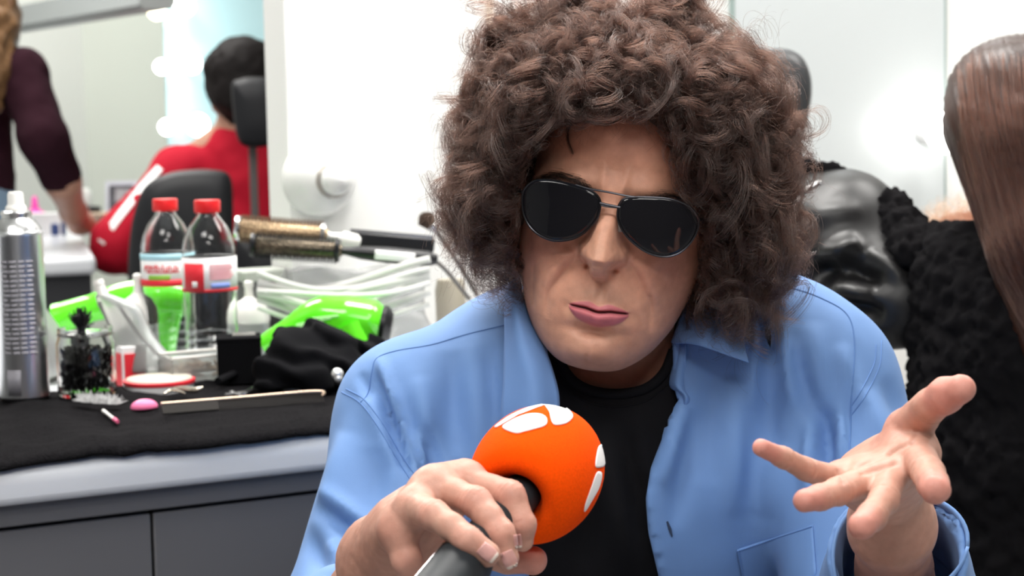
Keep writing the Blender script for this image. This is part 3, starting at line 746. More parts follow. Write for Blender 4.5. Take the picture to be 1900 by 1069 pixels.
for mk in marks:
    o2 = closed_spline([(860+x/3.686, 730+y/3.686) for x, y in mk], 64); c2 = o2.mean(0); o2 = c2+(o2-c2)*np.array([.95, .90])+np.array([0, 2.2]) if mk is marks[0] else o2; V = []; Fc = []; last = None; K = 6; n = 64
    for u in [0]+[i/K for i in range(1, K+1)]:
        for q in (o2 if u else o2[:1]):
            q = c2+(q-c2)*u; r = ray(*q); h = FO_BVH.ray_cast(Vector(CAM), Vector(r/np.linalg.norm(r)))
            if h[0] is None:
                g = CAM+r*np.linalg.norm(MC0-CAM)/np.linalg.norm(r); h = FO_BVH.find_nearest(Vector(g))
            nn = np.array(h[1]); nn = nn if nn@(np.array(h[0])-MC0) > 0 else -nn
            V.append(np.array(h[0])+nn*.0004)
    for j in range(n): Fc.append((0, 1+j, 1+(j+1) % n))
    for i in range(K-1):
        for j in range(n): Fc.append((1+i*n+j, 1+(i+1)*n+j, 1+(i+1)*n+(j+1) % n, 1+i*n+(j+1) % n))
    o = mesh('logo_mark', V, Fc, WHITE_INK, mic); solid(o, .0006)
gp = MC1
MB().lathe([(.0122, -.004), (.0122, .105)], gp, MAX_, 40).build('barrel', TUBE, mic)
MB().lathe([(.0120, .004), (.0150, .002), (.0158, -.002), (.0160, -.012), (.0160, -.150), (.0150, -.160), (.0, -.160)], gp, MAX_, 48).build('handle', TUBE, mic)
# bright metal band on the side of the handle
e1 = np.cross(MAX_, FW); e1 /= np.linalg.norm(e1); e2 = np.cross(MAX_, e1); rows = []
sgn = -1 if (e1@RT) > 0 else 1
for h in np.linspace(-.006, -.100, 12):
    rows.append([gp+MAX_*h+.0163*(math.cos(a)*e1*sgn+math.sin(a)*e2*(1 if e2@FW < 0 else -1)) for a in np.linspace(-.25, .12, 8)])
V, Q = sheet(rows, 24, 14); o = mesh('metal_band', V, Q, STEEL, mic); solid(o, .0006)
place(mic, gp)
# ================================================================== THE BIG CURLY HAIR
HAIRM = bpy.data.materials.new('brown_hair'); HAIRM.use_nodes = True
nt = HAIRM.node_tree; nt.nodes.clear()
hb = nt.nodes.new('ShaderNodeBsdfHairPrincipled'); ho = nt.nodes.new('ShaderNodeOutputMaterial'); nt.links.new(hb.outputs[0], ho.inputs[0])
hb.model = 'CHIANG'; hb.parametrization = 'COLOR'
hb.inputs['Color'].default_value = (.0135, .0049, .0030, 1); hb.inputs['Roughness'].default_value = .36; hb.inputs['Radial Roughness'].default_value = .5
for nm, v in (('Random Color', .0), ('Random Roughness', .2), ('Coat', .0)):
    if nm in hb.inputs: hb.inputs[nm].default_value = v
CORE = mat('dark_hair_mass', (.028, .015, .011), rough=.8, bump=(260, .8, .004), spec=.2)
FACE = [(962, 560), (952, 470), (956, 400), (966, 335), (988, 285), (1030, 245), (1090, 224), (1150, 218), (1195, 222), (1228, 248), (1246, 300), (1262, 350), (1288, 385), (1304, 430), (1308, 490), (1300, 540), (1270, 620), (1200, 720), (1060, 720)]
def env(p, g=0.0):
    d = ell(p, P(1150, 262, 1.505), VAX, np.array([.109, .104, .117])+g)
    d = smin(d, ell(p, P(1014, 250, 1.50), VAX, np.array([.060, .085, .095])+g), .03)
    d = smin(d, ell(p, P(1322, 265, 1.49), VAX, np.array([.052, .085, .095])+g), .03)
    d = smin(d, ell(p, P(1384, 425, 1.475), VAX, np.array([.034, .060, .064])+g), .03)
    d = smin(d, ell(p, P(1362, 515, 1.470), VAX, np.array([.030, .030, .045])+g), .02)
    d = smin(d, ell(p, P(916, 375, 1.48), VAX, np.array([.032, .048, .060])+g), .03)
    d = smin(d, ell(p, P(950, 462, 1.485), VAX, np.array([.016, .026, .040])+g), .02)
    for (x, y, r) in ((1245, 30, .034), (1080, 25, .034), (960, 90, .034), (905, 195, .028), (1372, 135, .032), (1430, 235, .028), (892, 290, .028), (1442, 335, .026)):
        d = smin(d, np.linalg.norm(p-P(x, y, 1.50), axis=1)-r-g, .02)
    return d
def facecut(p, grow=0):
    x, y, dep = proj(p); q = (poly_sd(x, y, FACE)-grow)*dep/F
    hl = HL(p); return np.maximum(q, dep-1.475)
def hair_f(p, g=-.018):
    return np.maximum(env(p, g)+vnoise(p, 55)*.005+vnoise(p, 120)*.002, -facecut(p, 4))
lo_, hi_ = P(1150, 262, 1.5)-.21, P(1150, 262, 1.5)+.21
HV, HQ = nets(lambda p: hair_f(p), lo_, hi_, .005)
core = mesh('curly_hair', HV, HQ, CORE, man); core['label'] = 'voluminous dark brown curly hair'
HN = normals_of(HV, HQ)
# strands grow out of the mass in curling locks
def locks(n_lock, per, K, rng, length, curl, spread, rad, name, pick=None, jitter=1):
    area = np.ones(len(HQ)); fc = HV[HQ].mean(1); fn = HN[HQ].mean(1); fn /= np.linalg.norm(fn, axis=1)[:, None]+1e-9
    x, y, dep = proj(fc); vis = (fn@-FW > -.75)
    sd = poly_sd(x, y, FACE)
    ok = vis & ~((sd < -6) & (dep < 1.50))
    if pick is not None: ok &= pick(x, y, dep)
    ids = rng.choice(np.flatnonzero(ok), n_lock)
    c = fc[ids]+rng.normal(size=(n_lock, 3))*.003; n = fn[ids]
    L = length*(.55+.9*rng.random(n_lock)); s = np.linspace(0, 1, K)
    # tangent directions
    t1 = np.cross(n, rng.normal(size=(n_lock, 3))); t1 /= np.linalg.norm(t1, axis=1)[:, None]; t2 = np.cross(n, t1)
    R = curl*(.5+rng.random(n_lock)); turns = (.9+1.6*rng.random(n_lock))*rng.choice([-1, 1], n_lock); ph = rng.random(n_lock)*6.28
    sag = .010+.016*rng.random(n_lock)
    down = np.array([0, 0, -1.]); side = t1*(np.clip(rng.normal(size=n_lock)*.9, -1.1, 1.1))[:, None]
    a = ph[:, None]+turns[:, None]*2*PI*s[None]
    rs = R[:, None]*np.minimum(1, s*2.2)[None]
    cen = c[:, None]+n[:, None]*(L[:, None]*(s-.32*s**2)[None])[..., None]+down*(sag[:, None]*(s**2)[None])[..., None]+side[:, None]*(L[:, None]*(s**1.5)[None]*.8)[..., None]
    b1 = t1[:, None]; b2 = (t2*.75+n*.65)[:, None]
    lock = cen+b1*(rs*np.cos(a))[..., None]+b2*(rs*np.sin(a))[..., None]-(b1*(R*0*np.cos(ph))[:, None, None])
    # strands of each lock
    S = np.repeat(lock[:, None], per, 1)
    off = rng.normal(size=(n_lock, per, 1, 3))*spread
    fan = (.35+1.1*s)[None, None, :, None]
    wob = np.sin(s[None, None, :, None]*(5+9*rng.random((n_lock, per, 1, 3)))+rng.random((n_lock, per, 1, 3))*6.28)*spread*.75*jitter
    sc = 1+rng.normal(size=(n_lock, per, 1, 1))*.10
    S = S[:, :, :1]+(S-S[:, :, :1])*sc+off*fan+wob*s[None, None, :, None]
    S = S.reshape(-1, K, 3)
    # keep hair off the face
    q = S[:, K//2:].reshape(-1, 3); x, y, dep = proj(q); bad = ((poly_sd(x, y, FACE) < -13) & (dep < 1.47)).reshape(len(S), -1).any(1)
    S = S[~bad]
    r = rad*(.7+.6*rng.random(len(S)))
    return strands(name, S, r, HAIRM, core, .45)
rg = np.random.default_rng(5)
locks(1700, 26, 30, rg, .020, .0062, .0012, .000120, 'hair_strand')
locks(1300, 28, 34, rg, .027, .0115, .0016, .000115, 'hair_strand')
locks(600, 7, 34, rg, .027, .0085, .0045, .000085, 'frizz_strand', jitter=1.4)
# drooping lock ends at both sides and the stray curl on the forehead
def loose(lines, per, spread, rad, name):
    out = []
    for ln in lines:
        q = spline(np.array([P(*a) for a in ln]), 34)
        for _ in range(per):
            s = np.linspace(0, 1, 34)[:, None]
            out.append(q+RNG.normal(size=3)*spread*(.3+s)+np.sin(s*(6+6*RNG.random(3))+RNG.random(3)*6)*spread*.8*s)
    return strands(name, np.array(out), np.full(len(out), rad), HAIRM, core, .4)
loose([[(900, 330, 1.47), (850, 325, 1.46), (812, 335, 1.46), (800, 360, 1.46), (812, 395, 1.46)], [(890, 350, 1.47), (840, 345, 1.46), (815, 365, 1.46), (822, 400, 1.46)],
       [(900, 400, 1.47), (860, 398, 1.46), (836, 415, 1.46), (850, 440, 1.47)], [(870, 300, 1.47), (838, 290, 1.47), (828, 310, 1.47), (840, 335, 1.47)],
       [(900, 160, 1.49), (868, 140, 1.48), (860, 160, 1.48), (856, 200, 1.48), (842, 230, 1.48)], [(880, 240, 1.48), (850, 215, 1.48), (836, 210, 1.48), (842, 235, 1.48)],
       [(1460, 400, 1.47), (1490, 395, 1.46), (1508, 415, 1.46), (1512, 440, 1.46), (1490, 452, 1.46), (1465, 448, 1.46)], [(1440, 420, 1.47), (1480, 425, 1.46), (1496, 445, 1.46), (1475, 462, 1.46), (1450, 460, 1.46)],
       [(1470, 300, 1.47), (1488, 320, 1.47), (1486, 350, 1.47)], [(1420, 480, 1.46), (1440, 520, 1.46), (1436, 552, 1.46)], [(1380, 520, 1.45), (1400, 560, 1.45), (1380, 590, 1.45)], [(1340, 520, 1.45), (1345, 560, 1.45), (1368, 590, 1.45)],
       [(1310, 500, 1.44), (1320, 545, 1.44), (1350, 572, 1.44)], [(1400, 500, 1.45), (1425, 545, 1.45), (1415, 575, 1.45)], [(940, 430, 1.47), (925, 480, 1.47), (940, 510, 1.47)], [(960, 440, 1.45), (948, 490, 1.45), (958, 515, 1.45)]],
      34, .0022, .0001, 'loose_curl')
fa = lambda x, y: on_face(x, y, .0045)
ln = [(1150, 226), (1132, 236), (1110, 234), (1085, 230), (1064, 238), (1060, 262), (1068, 288)]
q = spline([fa(x, y) for x, y in ln], 40)
strands('forehead_curl', np.array([q+RNG.normal(size=3)*.0005*np.linspace(.5, 1.6, 40)[:, None] for _ in range(40)]), np.full(40, .00013), HAIRM, core, .4)
fine = []
for i in range(170):
    x = 985+RNG.random()*270; y0 = np.interp(x, [985, 1030, 1090, 1150, 1195, 1228, 1262], [290, 247, 226, 220, 224, 250, 340])-8; L = 22+RNG.random()*40
    ang = PI/2+(1110-x)/500+RNG.normal()*.5; row = []
    for k in range(8):
        s = k/7; h = fa(x+L*s*math.cos(ang+s*RNG.normal()*.05)+7*math.sin(s*5+i), y0+L*s*math.sin(ang)); row.append(h if h is not None else (row[-1] if row else P(x, y0, 1.42)))
    fine.append(row)
strands('hairline_wisp', np.array(fine), np.full(len(fine), .00006), HAIRM, core, .3)
# ================================================================== THE ROOM
WHITEW = mat('white_wall_paint', (.86, .86, .84), rough=.7, bump=(60, .04, .001))
GREYW = mat('grey_green_wall_paint', (.60, .635, .575), rough=.8)
PALEW = mat('pale_wall_paint', (.73, .75, .71), rough=.8)
BEAMM = mat('grey_bulkhead_paint', (.40, .43, .43), rough=.8)
CEILM = mat('ceiling_paint', (.80, .83, .80), rough=.9)
FLOORM = mat('grey_vinyl_floor', (.30, .30, .31), rough=.45, noise=(6, .08))
# counter line: its front edge runs away to the right
A0, A1 = T(0, 868), T(600, 805)
E = A1-A0; E[2] = 0; E /= np.linalg.norm(E); NB = np.array([-E[1], E[0], 0.])          # along the counter, towards the wall
ZV = np.array([0, 0, 1.]); LAX = np.array([E, NB, ZV])
CX0, CX1, CDEPTH = -1.3, .75, .70
def CP(s, t, z=TABLE_Z): return np.array([A0[0], A0[1], 0])+E*s+NB*t+ZV*z               # along, back from the front edge, height
def cst(w): q = np.asarray(w)-np.array([A0[0], A0[1], 0]); return q@E, q@NB
# wall behind the counter; its left end is seen
r_ = ray(536, 300); w0 = np.array([A0[0], A0[1], 0])+NB*CDEPTH
sol = np.linalg.solve(np.array([[r_[0], -E[0]], [r_[1], -E[1]]]), (w0-CAM)[:2]); WS = sol[1]   # where it ends along E
def WP(s, z, off=0): return CP(s, CDEPTH-off, z)                                        # a point on the wall, off towards the room
def wall_at(px, py, off=0):     # sight line on the wall
    r = ray(px, py); n = NB; d = ((CP(0, CDEPTH-off, 0)-CAM)@n)/(r@n); return CAM+r*d
WT, WL, CH = .08, 3.4, 2.75
b = MB(); b.box(WP(WS+WL/2, CH/2, -WT/2), (WL, WT, CH), LAX); struct(b.build('wall_back', WHITEW, None, False))
b = MB(); b.box((0.5, 3.0, -.05), (9.5, 13.6, .1)); struct(b.build('floor', FLOORM, None, False))
b = MB(); b.box((0.5, 3.0, CH+.05), (9.5, 13.6, .1)); struct(b.build('ceiling', CEILM, None, False))
RIGHTX = WP(WS+WL, 0)[0]
b = MB(); b.box((4.8, 2.9, CH/2), (.1, 13.4, CH)); struct(b.build('wall_right', PALEW, None, False))
b = MB(); b.box((-4.0, 2.9, CH/2), (.1, 13.4, CH)); struct(b.build('wall_left', PALEW, None, False))
GREYF = mat('dark_taupe_wall_paint', (.22, .21, .205), rough=.8)  # unseen wall behind the camera, kept dark for the lens reflections
b = MB(); b.box((.5, -3.4, CH/2), (9.4, .1, CH)); struct(b.build('wall_front', GREYF, None, False))
# far end of the room: a pale return and a grey-green wall meet in a corner
fc = P(146, 150, 7.2)
b = MB(); b.box((fc[0]+2.6, fc[1]+.05, CH/2), (5.2, .1, CH)); struct(b.build('wall_far', GREYW, None, False))
q0 = np.array([fc[0], fc[1], 0]); q1 = P(-500, 150, 6.3); q1[2] = 0; dv = q1-q0; L_ = np.linalg.norm(dv); dv /= L_
b = MB(); b.box(q0+dv*(L_/2)+ZV*CH/2+np.array([0, .05, 0]), (L_, .1, CH), np.array([dv, np.cross(ZV, dv), ZV])); struct(b.build('wall_corner', PALEW, None, False))
# grey rail hanging from the ceiling across the far end
ra = P(-80, 62, 6.9); zr = ra[2]; rb = CAM+ray(292, -4)*((zr-CAM[2])/ray(292, -4)[2])
rv = rb-ra; rL = np.linalg.norm(rv); rv /= rL; rn = np.cross(ZV, rv)
b = MB(); b.box((ra+rb)/2+ZV*.012, (rL, .10, .062), np.array([rv, rn, ZV])); b.box((ra+rb)/2-ZV*.024+rn*.0, (rL, .085, .010), np.array([rv, rn, ZV]))
for k in (.12, .88): b.box(ra+rv*rL*k+ZV*(CH-zr)/2, (.025, .025, CH-zr-.02), np.array([rv, rn, ZV]))
struct(b.build('trim_rail', BEAMM, None, False))

# ceiling panels added out of view, set wherever more light was wanted
LAMP = mat('light_panel', (.9, .9, .9), emit=(1, .98, .95), estr=6)
FRAMEM = mat('white_metal', (.8, .8, .8), rough=.4)
def panel(x, y, power, w=.9, h=.6, col=(1, .97, .93), z=None):
    z = z or CH
    t = thing('fill_ceiling_panel', 'unseen flush ceiling panel added to light the room', 'ceiling light', 'added fill light panels')
    MB().box((x, y, z-.02), (w+.06, h+.06, .04)).build('frame', FRAMEM, t, False)
    MB().box((x, y, z-.043), (w, h, .008)).build('diffuser', LAMP, t, False)
    l = bpy.data.lights.new('fill_panel_lamp', 'AREA'); l.shape = 'RECTANGLE'; l.size = w; l.size_y = h; l.energy = power; l.color = col
    o = link(bpy.data.objects.new('fill_panel_lamp', l), t); o.location = (x, y, z-.06)
    place(t, (x, y, z-.04))
FILL_PANELS = [(-.9, .45, 22), (.55, .1, 13), (.1, 2.25, 44), (1.5, 2.55, 34), (-1.3, 3.2, 36), (-1.4, 4.9, 44), (-1.6, 6.2, 18), (.2, -1.3, 30)]
for x, y, pw in FILL_PANELS: panel(x, y, pw)

# ---- counter, cabinet front, towel
LAM = mat('pale_grey_laminate', (.66, .68, .72), rough=.28, coat=.3)
CABM = mat('grey_cabinet_laminate', (.125, .125, .135), rough=.5)
ct = thing('makeup_counter', 'long pale grey make-up counter with rounded front edge and grey panels below', 'counter')
pr = [(CDEPTH-.004, 0), (.020, 0)]+[(.018-.018*math.sin(a)+0, -.018+.018*math.cos(a)) for a in np.linspace(0, PI/2, 8)]+[(0, -.030)]+[(.008-.008*math.cos(a), -.030-.008*math.sin(a)) for a in np.linspace(0, PI/2, 5)]+[(.05, -.038), (CDEPTH-.004, -.038)]
V = [CP(s, t, TABLE_Z+z) for s in (CX0, CX1) for t, z in pr]; n = len(pr)
Fc = [(i, (i+1) % n, n+(i+1) % n, n+i) for i in range(n)]+[tuple(range(n))[::-1], tuple(range(n, 2*n))]
mesh('worktop', V, Fc, LAM, ct, angle=50)
cabs = cst(T(256, 930, .69))[0]
for s0, s1 in ((CX0, cabs-.0015), (cabs+.0015, CX1)):
    MB().box(CP((s0+s1)/2, .030, .363), (s1-s0, .018, .646), LAX).build('panel', CABM, ct, False, bevel=.0015)
MB().box(CP((CX0+CX1)/2, .026, .7005), (CX1-CX0, .022, .021), LAX).build('apron', CABM, ct, False, bevel=.002)
MB().box(CP((CX0+CX1)/2, .36, .02), (CX1-CX0, .56, .04), LAX).build('plinth', CABM, ct, False)
MB().box(CP((CX0+CX1)/2, .365, .375), (CX1-CX0-.002, .62, .66), LAX).build('carcass', CABM, ct, False)
place(ct, CP(.2, .3, 0))

# towel on the counter
TOWEL = mat('black_towelling', (.0085, .008, .009), rough=1, spec=.06, bump=(420, 1.0, .003), noise=(220, .35))
ns, nt_ = 110, 70; V = []
tb0, tb1 = cst(T(-40, 742))[1], cst(T(330, 718))[1]
for i in range(ns):
    s = CX0+.75+(1.12)*i/(ns-1)
    for j in range(nt_):
        u = j/(nt_-1); tb = np.interp(s, [-.05, .28, .6], [tb0, tb1-.02, tb1-.02])
        t = -.004+.010*math.sin(s*9)*0+.004*math.sin(s*23)+u*tb; V.append((s, t))
V = np.array(V); st = np.stack([V[:, 0], V[:, 1], V[:, 0]*0], 1)
ug = np.tile(np.linspace(0, 1, nt_), ns)
edge = np.minimum(ug, 1-ug); lift = .0105*np.clip(edge*14, 0, 1)**.5
hz = TABLE_Z+.0012+lift+.0030*vnoise(st, 16)*np.clip(edge*9, 0, 1)+.0016*vnoise(st, 45)+.0009*vnoise(st, 150)
for a, bb, w, amp in (((50, 810), (330, 860), 26, .004), ((150, 745), (300, 760), 12, .003), ((330, 790), (560, 780), 20, .003), ((190, 800), (240, 850), 18, -.004), ((30, 760), (120, 800), 20, .004), ((420, 750), (620, 735), 14, .003)):
    W = np.array([CP(a_, b_, TABLE_Z) for a_, b_ in V]); x, y, dd = proj(W); d, t = seg_d(x, y, a, bb); hz += amp*np.exp(-(d/w)**2)
TWV = np.array([CP(a, b_, z) for (a, b_), z in zip(V, hz)])
idx = np.arange(ns*nt_).reshape(ns, nt_); Q = np.stack([idx[:-1, :-1], idx[1:, :-1], idx[1:, 1:], idx[:-1, 1:]], -1).reshape(-1, 4)
tw = mesh('towel', TWV, Q, TOWEL); solid(tw, .004, -1); tag(tw, 'black towel spread along the front of the make-up counter', 'towel')
TW_BVH = bvh_of(TWV, Q)
def tz(w, off=0):               # height of towel or counter under a point
    h = TW_BVH.ray_cast(Vector((w[0], w[1], 1.2)), Vector((0, 0, -1)))
    return (h[0].z if h[0] is not None else TABLE_Z)+off
def B(px, py, z=TABLE_Z+.011):  # standing point on the towel / counter
    w = T(px, py, z); w[2] = tz(w); return w
def BT(px, py): w = T(px, py); return w                 # standing point on the bare counter

# ---- fittings on the wall
MIRR = mat('mirror_glass', (.80, .845, .86), rough=.28, metal=.35, spec=.6)  # pale tint stands in for the white room a mirror would reflect
MEDGE = mat('mirror_edge', (.30, .38, .36), rough=.3)
ma, mb_ = cst(wall_at(1357, 300))[0], cst(wall_at(1746, 300))[0]
mr = thing('mirror', 'tall pale frameless mirror on the white wall beside the dark headrest', 'mirror')
MB().box(WP((ma+mb_)/2, 1.72, .006), (mb_-ma, .008, 1.84), LAX).build('glass', MIRR, mr, False)
for s in (ma, mb_): MB().box(WP(s, 1.72, .006), (.003, .011, 1.84), LAX).build('edge', MEDGE, mr, False)
place(mr, WP((ma+mb_)/2, .80, 0))
sj = cst(wall_at(907, 20))[0]
b = MB(); b.box(WP(sj, 1.80, .003), (.010, .006, 1.88), LAX); struct(b.build('trim_1', mat('cream_trim', (.70, .62, .52), rough=.5), None, False))
# wall lamps of the make-up station
BULB = mat('bulb_lit', (1, 1, 1), emit=(1, .97, .92), estr=9)
BULBOFF = mat('opal_glass', (.86, .86, .84), rough=.25, coat=.3)
RINGM = mat('socket_ring', (.45, .42, .38), rough=.35, metal=.5)
wl = thing('wall_lamp', 'white dome wall lamp with small round bulb near the partition end', 'wall lamp')
c = wall_at(588, 332); 
ax = -NB
MB().lathe([(.052, 0), (.052, .010), (.0500, .022), (.043, .040), (.033, .052), (.0235, .058), (.0235, .062)], c, ax, 48).build('lamp_body', BULBOFF, wl)
MB().lathe([(.0235, .056), (.0250, .058), (.0250, .064), (.0225, .066), (.0215, .060)], c, ax, 40).build('socket_ring', RINGM, wl)
MB().lathe([(.0, .058), (.0200, .060), (.0215, .068), (.0200, .078), (.013, .087), (0, .090)], c, ax, 40).build('bulb', BULBOFF, wl)
place(wl, c)
def add_reflection_bulb(px, py, r, label):
    c = wall_at(px, py, .0115); t = thing('reflection_bulb', label, 'light bulb', 'bulbs standing in for mirror reflections')
    MB().lathe([(.020, 0), (.020, .022), (.016, .026)], c, -NB, 24).build('socket', FRAMEM, t)
    MB().ball(c-NB*(.024+r*.95), r, 16).build('bulb', BULB, t)
    l = bpy.data.lights.new('bulb_light', 'POINT'); l.energy = .012; l.shadow_soft_size = r; l.color = (1, .95, .88)
    o = link(bpy.data.objects.new('bulb_light', l), t); o.location = c-NB*(.024+r*2.3); place(t, c)
add_reflection_bulb(1716, 246, .034, 'glowing round bulb standing in for a bulb reflection in the pale mirror')  # real bulb added in place of a bulb's reflection in the mirror

# ---- view settings and ambience
SC.view_settings.view_transform = 'Standard'; SC.view_settings.look = 'None'; SC.view_settings.gamma = 1; SC.view_settings.use_curve_mapping = False
SC.view_settings.exposure = EXPOSURE = 0.0
wd = bpy.data.worlds.new('world'); SC.world = wd; wd.use_nodes = True
wd.node_tree.nodes['Background'].inputs[0].default_value = (1, 1, 1, 1); wd.node_tree.nodes['Background'].inputs[1].default_value = .3
SC.cycles.use_denoising = True; SC.cycles.max_bounces = 10; SC.cycles.transparent_max_bounces = 12; SC.cycles.sample_clamp_indirect = 6
SC.cycles.caustics_reflective = False; SC.cycles.caustics_refractive = False
# ================================================================== THINGS ON THE COUNTER
CLEAR = mat('clear_plastic', (.97, .98, .98), rough=.06, trans=1, ior=1.30, spec=.8)
GLASS = mat('clear_glass', (.97, .98, .97), rough=.02, trans=1, ior=1.35)
MILKY = mat('milky_plastic', (.90, .92, .90), rough=.28, trans=.78, ior=1.2)
WHITEP = mat('white_plastic', (.84, .83, .79), rough=.4)
REDP = mat('red_plastic', (.80, .018, .022), rough=.35)
REDL = mat('red_print', (.72, .02, .035), rough=.5)
WHITEL = mat('white_label', (.86, .86, .86), rough=.5)
PINKL = mat('pink_print', (.80, .33, .37), rough=.5)
BLUEL = mat('blue_print', (.22, .32, .70), rough=.5)
CYANL = mat('pale_blue_print', (.42, .70, .80), rough=.5)
GREENL = mat('green_print', (.25, .50, .05), rough=.5)
ALU = mat('brushed_aluminium', (.86, .87, .90), rough=.30, metal=1)
GREYPR = mat('grey_print', (.36, .35, .39), rough=.5)
BLACKP = mat('black_plastic', (.007, .007, .009), rough=.35)
LIME = mat('lime_green_gloss', (.13, .80, .022), rough=.16, coat=.6)
GOLD = mat('gold_bristle_barrel', (.50, .36, .22), rough=.4, metal=.7, noise=(220, .5))
SIL = mat('silver_metal', (.72, .72, .73), rough=.25, metal=1)
CLOTH = mat('black_cloth', (.0055, .0055, .0065), rough=1, spec=.08, bump=(300, .3, .001))

def facing(w): v = np.array([w[0]-CAM[0], w[1]-CAM[1]]); return v/np.hypot(*v)
def wrap(name, w, r, h0, h1, a0, a1, m, parent, off=.0004, n=24):     # a label patch on an upright cylinder, angles (deg) seen from the camera: 0 = facing it, + = right
    f = facing(w); rt = np.array([-f[1], f[0]])*-1; rows = []
    for h in np.linspace(h0, h1, 3):
        rows.append([np.array([w[0], w[1], w[2]+h])+np.r_[(-f*math.cos(a)+rt*math.sin(a))*(r+off), 0] for a in np.radians(np.linspace(a0, a1, n))])
    V = np.array(rows).reshape(-1, 3); idx = np.arange(3*n).reshape(3, n); Q = np.stack([idx[:-1, :-1], idx[1:, :-1], idx[1:, 1:], idx[:-1, 1:]], -1).reshape(-1, 4)
    o = mesh(name, V, Q, m, parent); solid(o, .0003); return o
def wrap_many(name, w, r, items, m, parent, off=.0006):
    f = facing(w); rt = np.array([-f[1], f[0]])*-1; V = []; Fc = []
    for h0, h1, a0, a1 in items:
        n = 6; k = len(V)
        for h in (h0, h1):
            for a in np.radians(np.linspace(a0, a1, n)): V.append(np.array([w[0], w[1], w[2]+h])+np.r_[(-f*math.cos(a)+rt*math.sin(a))*(r+off), 0])
        Fc += [(k+i, k+i+1, k+n+i+1, k+n+i) for i in range(n-1)]
    o = mesh(name, V, Fc, m, parent); solid(o, .0002); return o

# hairspray can
w = B(46, 744); d = proj(w)[2]; r = 46/F*d
can = thing('hairspray_can', 'tall brushed silver hairspray can with grey printed text, at the left edge of the counter', 'hairspray')
MB().lathe([(r*.90, 0), (r, .003), (r, .178), (r*1.02, .179), (r*1.02, .182), (r*.97, .184)], w, n=64).build('body', ALU, can)
MB().lathe([(r*.97, .184), (r*.90, .189), (r*.72, .195), (r*.58, .1985), (r*.58, .2005), (r*.62, .2015), (r*.62, .204), (r*.56, .2055), (r*.40, .206)], w, n=64).build('shoulder', SIL, can)
MB().lathe([(r*.42, .205), (r*.41, .2095), (r*.36, .211), (r*.32, .213), (r*.31, .2235), (r*.26, .226), (0, .226)], w, n=40).build('spray_nozzle', WHITEP, can)
rg2 = random.Random(3); it = []
for i in range(20):
    h = .150-i*.0052
    for a in range(4):
        a0 = -42+a*19+rg2.random()*3; it.append((h, h+.0026, a0, a0+13+rg2.random()*5))
wrap_many('printed_text', w, r, it, GREYPR, can)
wrap_many('barcode', w, r, [(.006, .034, -38+i*1.9, -37.2+i*1.9+(i % 3)*.35) for i in range(17)], GREYPR, can)
place(can, w)
# amber bottle at the picture's edge, behind the can
w = BT(-22, 728); b_ = thing('amber_bottle', 'amber brown bottle mostly hidden behind the silver hairspray can', 'bottle')
MB().lathe([(.026, 0), (.029, .003), (.029, .085), (.022, .100), (.012, .108), (.012, .118)], w, n=40).build('body', mat('amber_plastic', (.55, .22, .04), rough=.2, trans=.5), b_)
MB().lathe([(.014, .116), (.014, .136), (0, .137)], w, n=30).build('cap', BLACKP, b_); place(b_, w)
# clear funnel tub behind the can
w = BT(104, 706); t = thing('plastic_beaker', 'clear slanted plastic beaker behind the hairspray can', 'beaker')
V = []; base = w+np.array([-.005, 0, .0]); 
b = MB().lathe([(.040, 0), (.0405, .004), (.028, .060), (.012, .108), (.0105, .108), (.0265, .060), (.0385, .004)], base, (-.28, .05, 1), 36); b.build('beaker_body', MILKY, t)
MB().lathe([(.0415, .0), (.0430, .0015), (.0415, .004)], base, (-.28, .05, 1), 36).build('rim', CLEAR, t); place(t, w)
# jar of hairpins
w = B(163, 738); d = proj(w)[2]; r = 54/F*d
jar = thing('glass_jar', 'glass jar packed with black hairpins beside the hairspray can', 'jar')
MB().lathe([(0, .003), (r*.92, .0032), (r*.965, .006), (r*.965, .056), (r*.88, .063), (r*.88, .074), (r*.93, .074), (r*.93, .0635), (r, .057), (r, .004), (r*.95, 0), (0, 0)], w, n=56).build('jar_body', GLASS, jar)
MB().lathe([(r*.93, .066), (r*.97, .067), (r*.97, .0685), (r*.93, .0695)], w, n=56).build('screw_ring', GLASS, jar)
place(jar, w)
b = MB(); rr = random.Random(5)
for i in range(750):
    a = rr.random()*6.28; q = math.sqrt(rr.random())*r*.80; z0 = .006+rr.random()*.026; c = w+np.array([q*math.cos(a), q*math.sin(a), z0+.010])
    dv = np.array([rr.gauss(0, .5), rr.gauss(0, .5), 1.]); dv /= np.linalg.norm(dv); L = .011+.006*rr.random()
    p0, p1 = c-dv*L, c+dv*L
    for p in (p0, p1):
        rad = np.hypot(*(p-w)[:2]); 
        if rad > r*.87: p[:2] = w[:2]+(p-w)[:2]*(r*.87/rad)
        p[2] = min(max(p[2], w[2]+.0055), w[2]+.0545)
    b.tube([p0, p1], .0009, 4)
hp = b.build('hairpins', mat('black_pin_metal', (.022, .022, .026), rough=.3, metal=.4)); hp['kind'] = 'stuff'
tag(hp, 'mass of black hairpins filling the glass jar', 'hairpins')
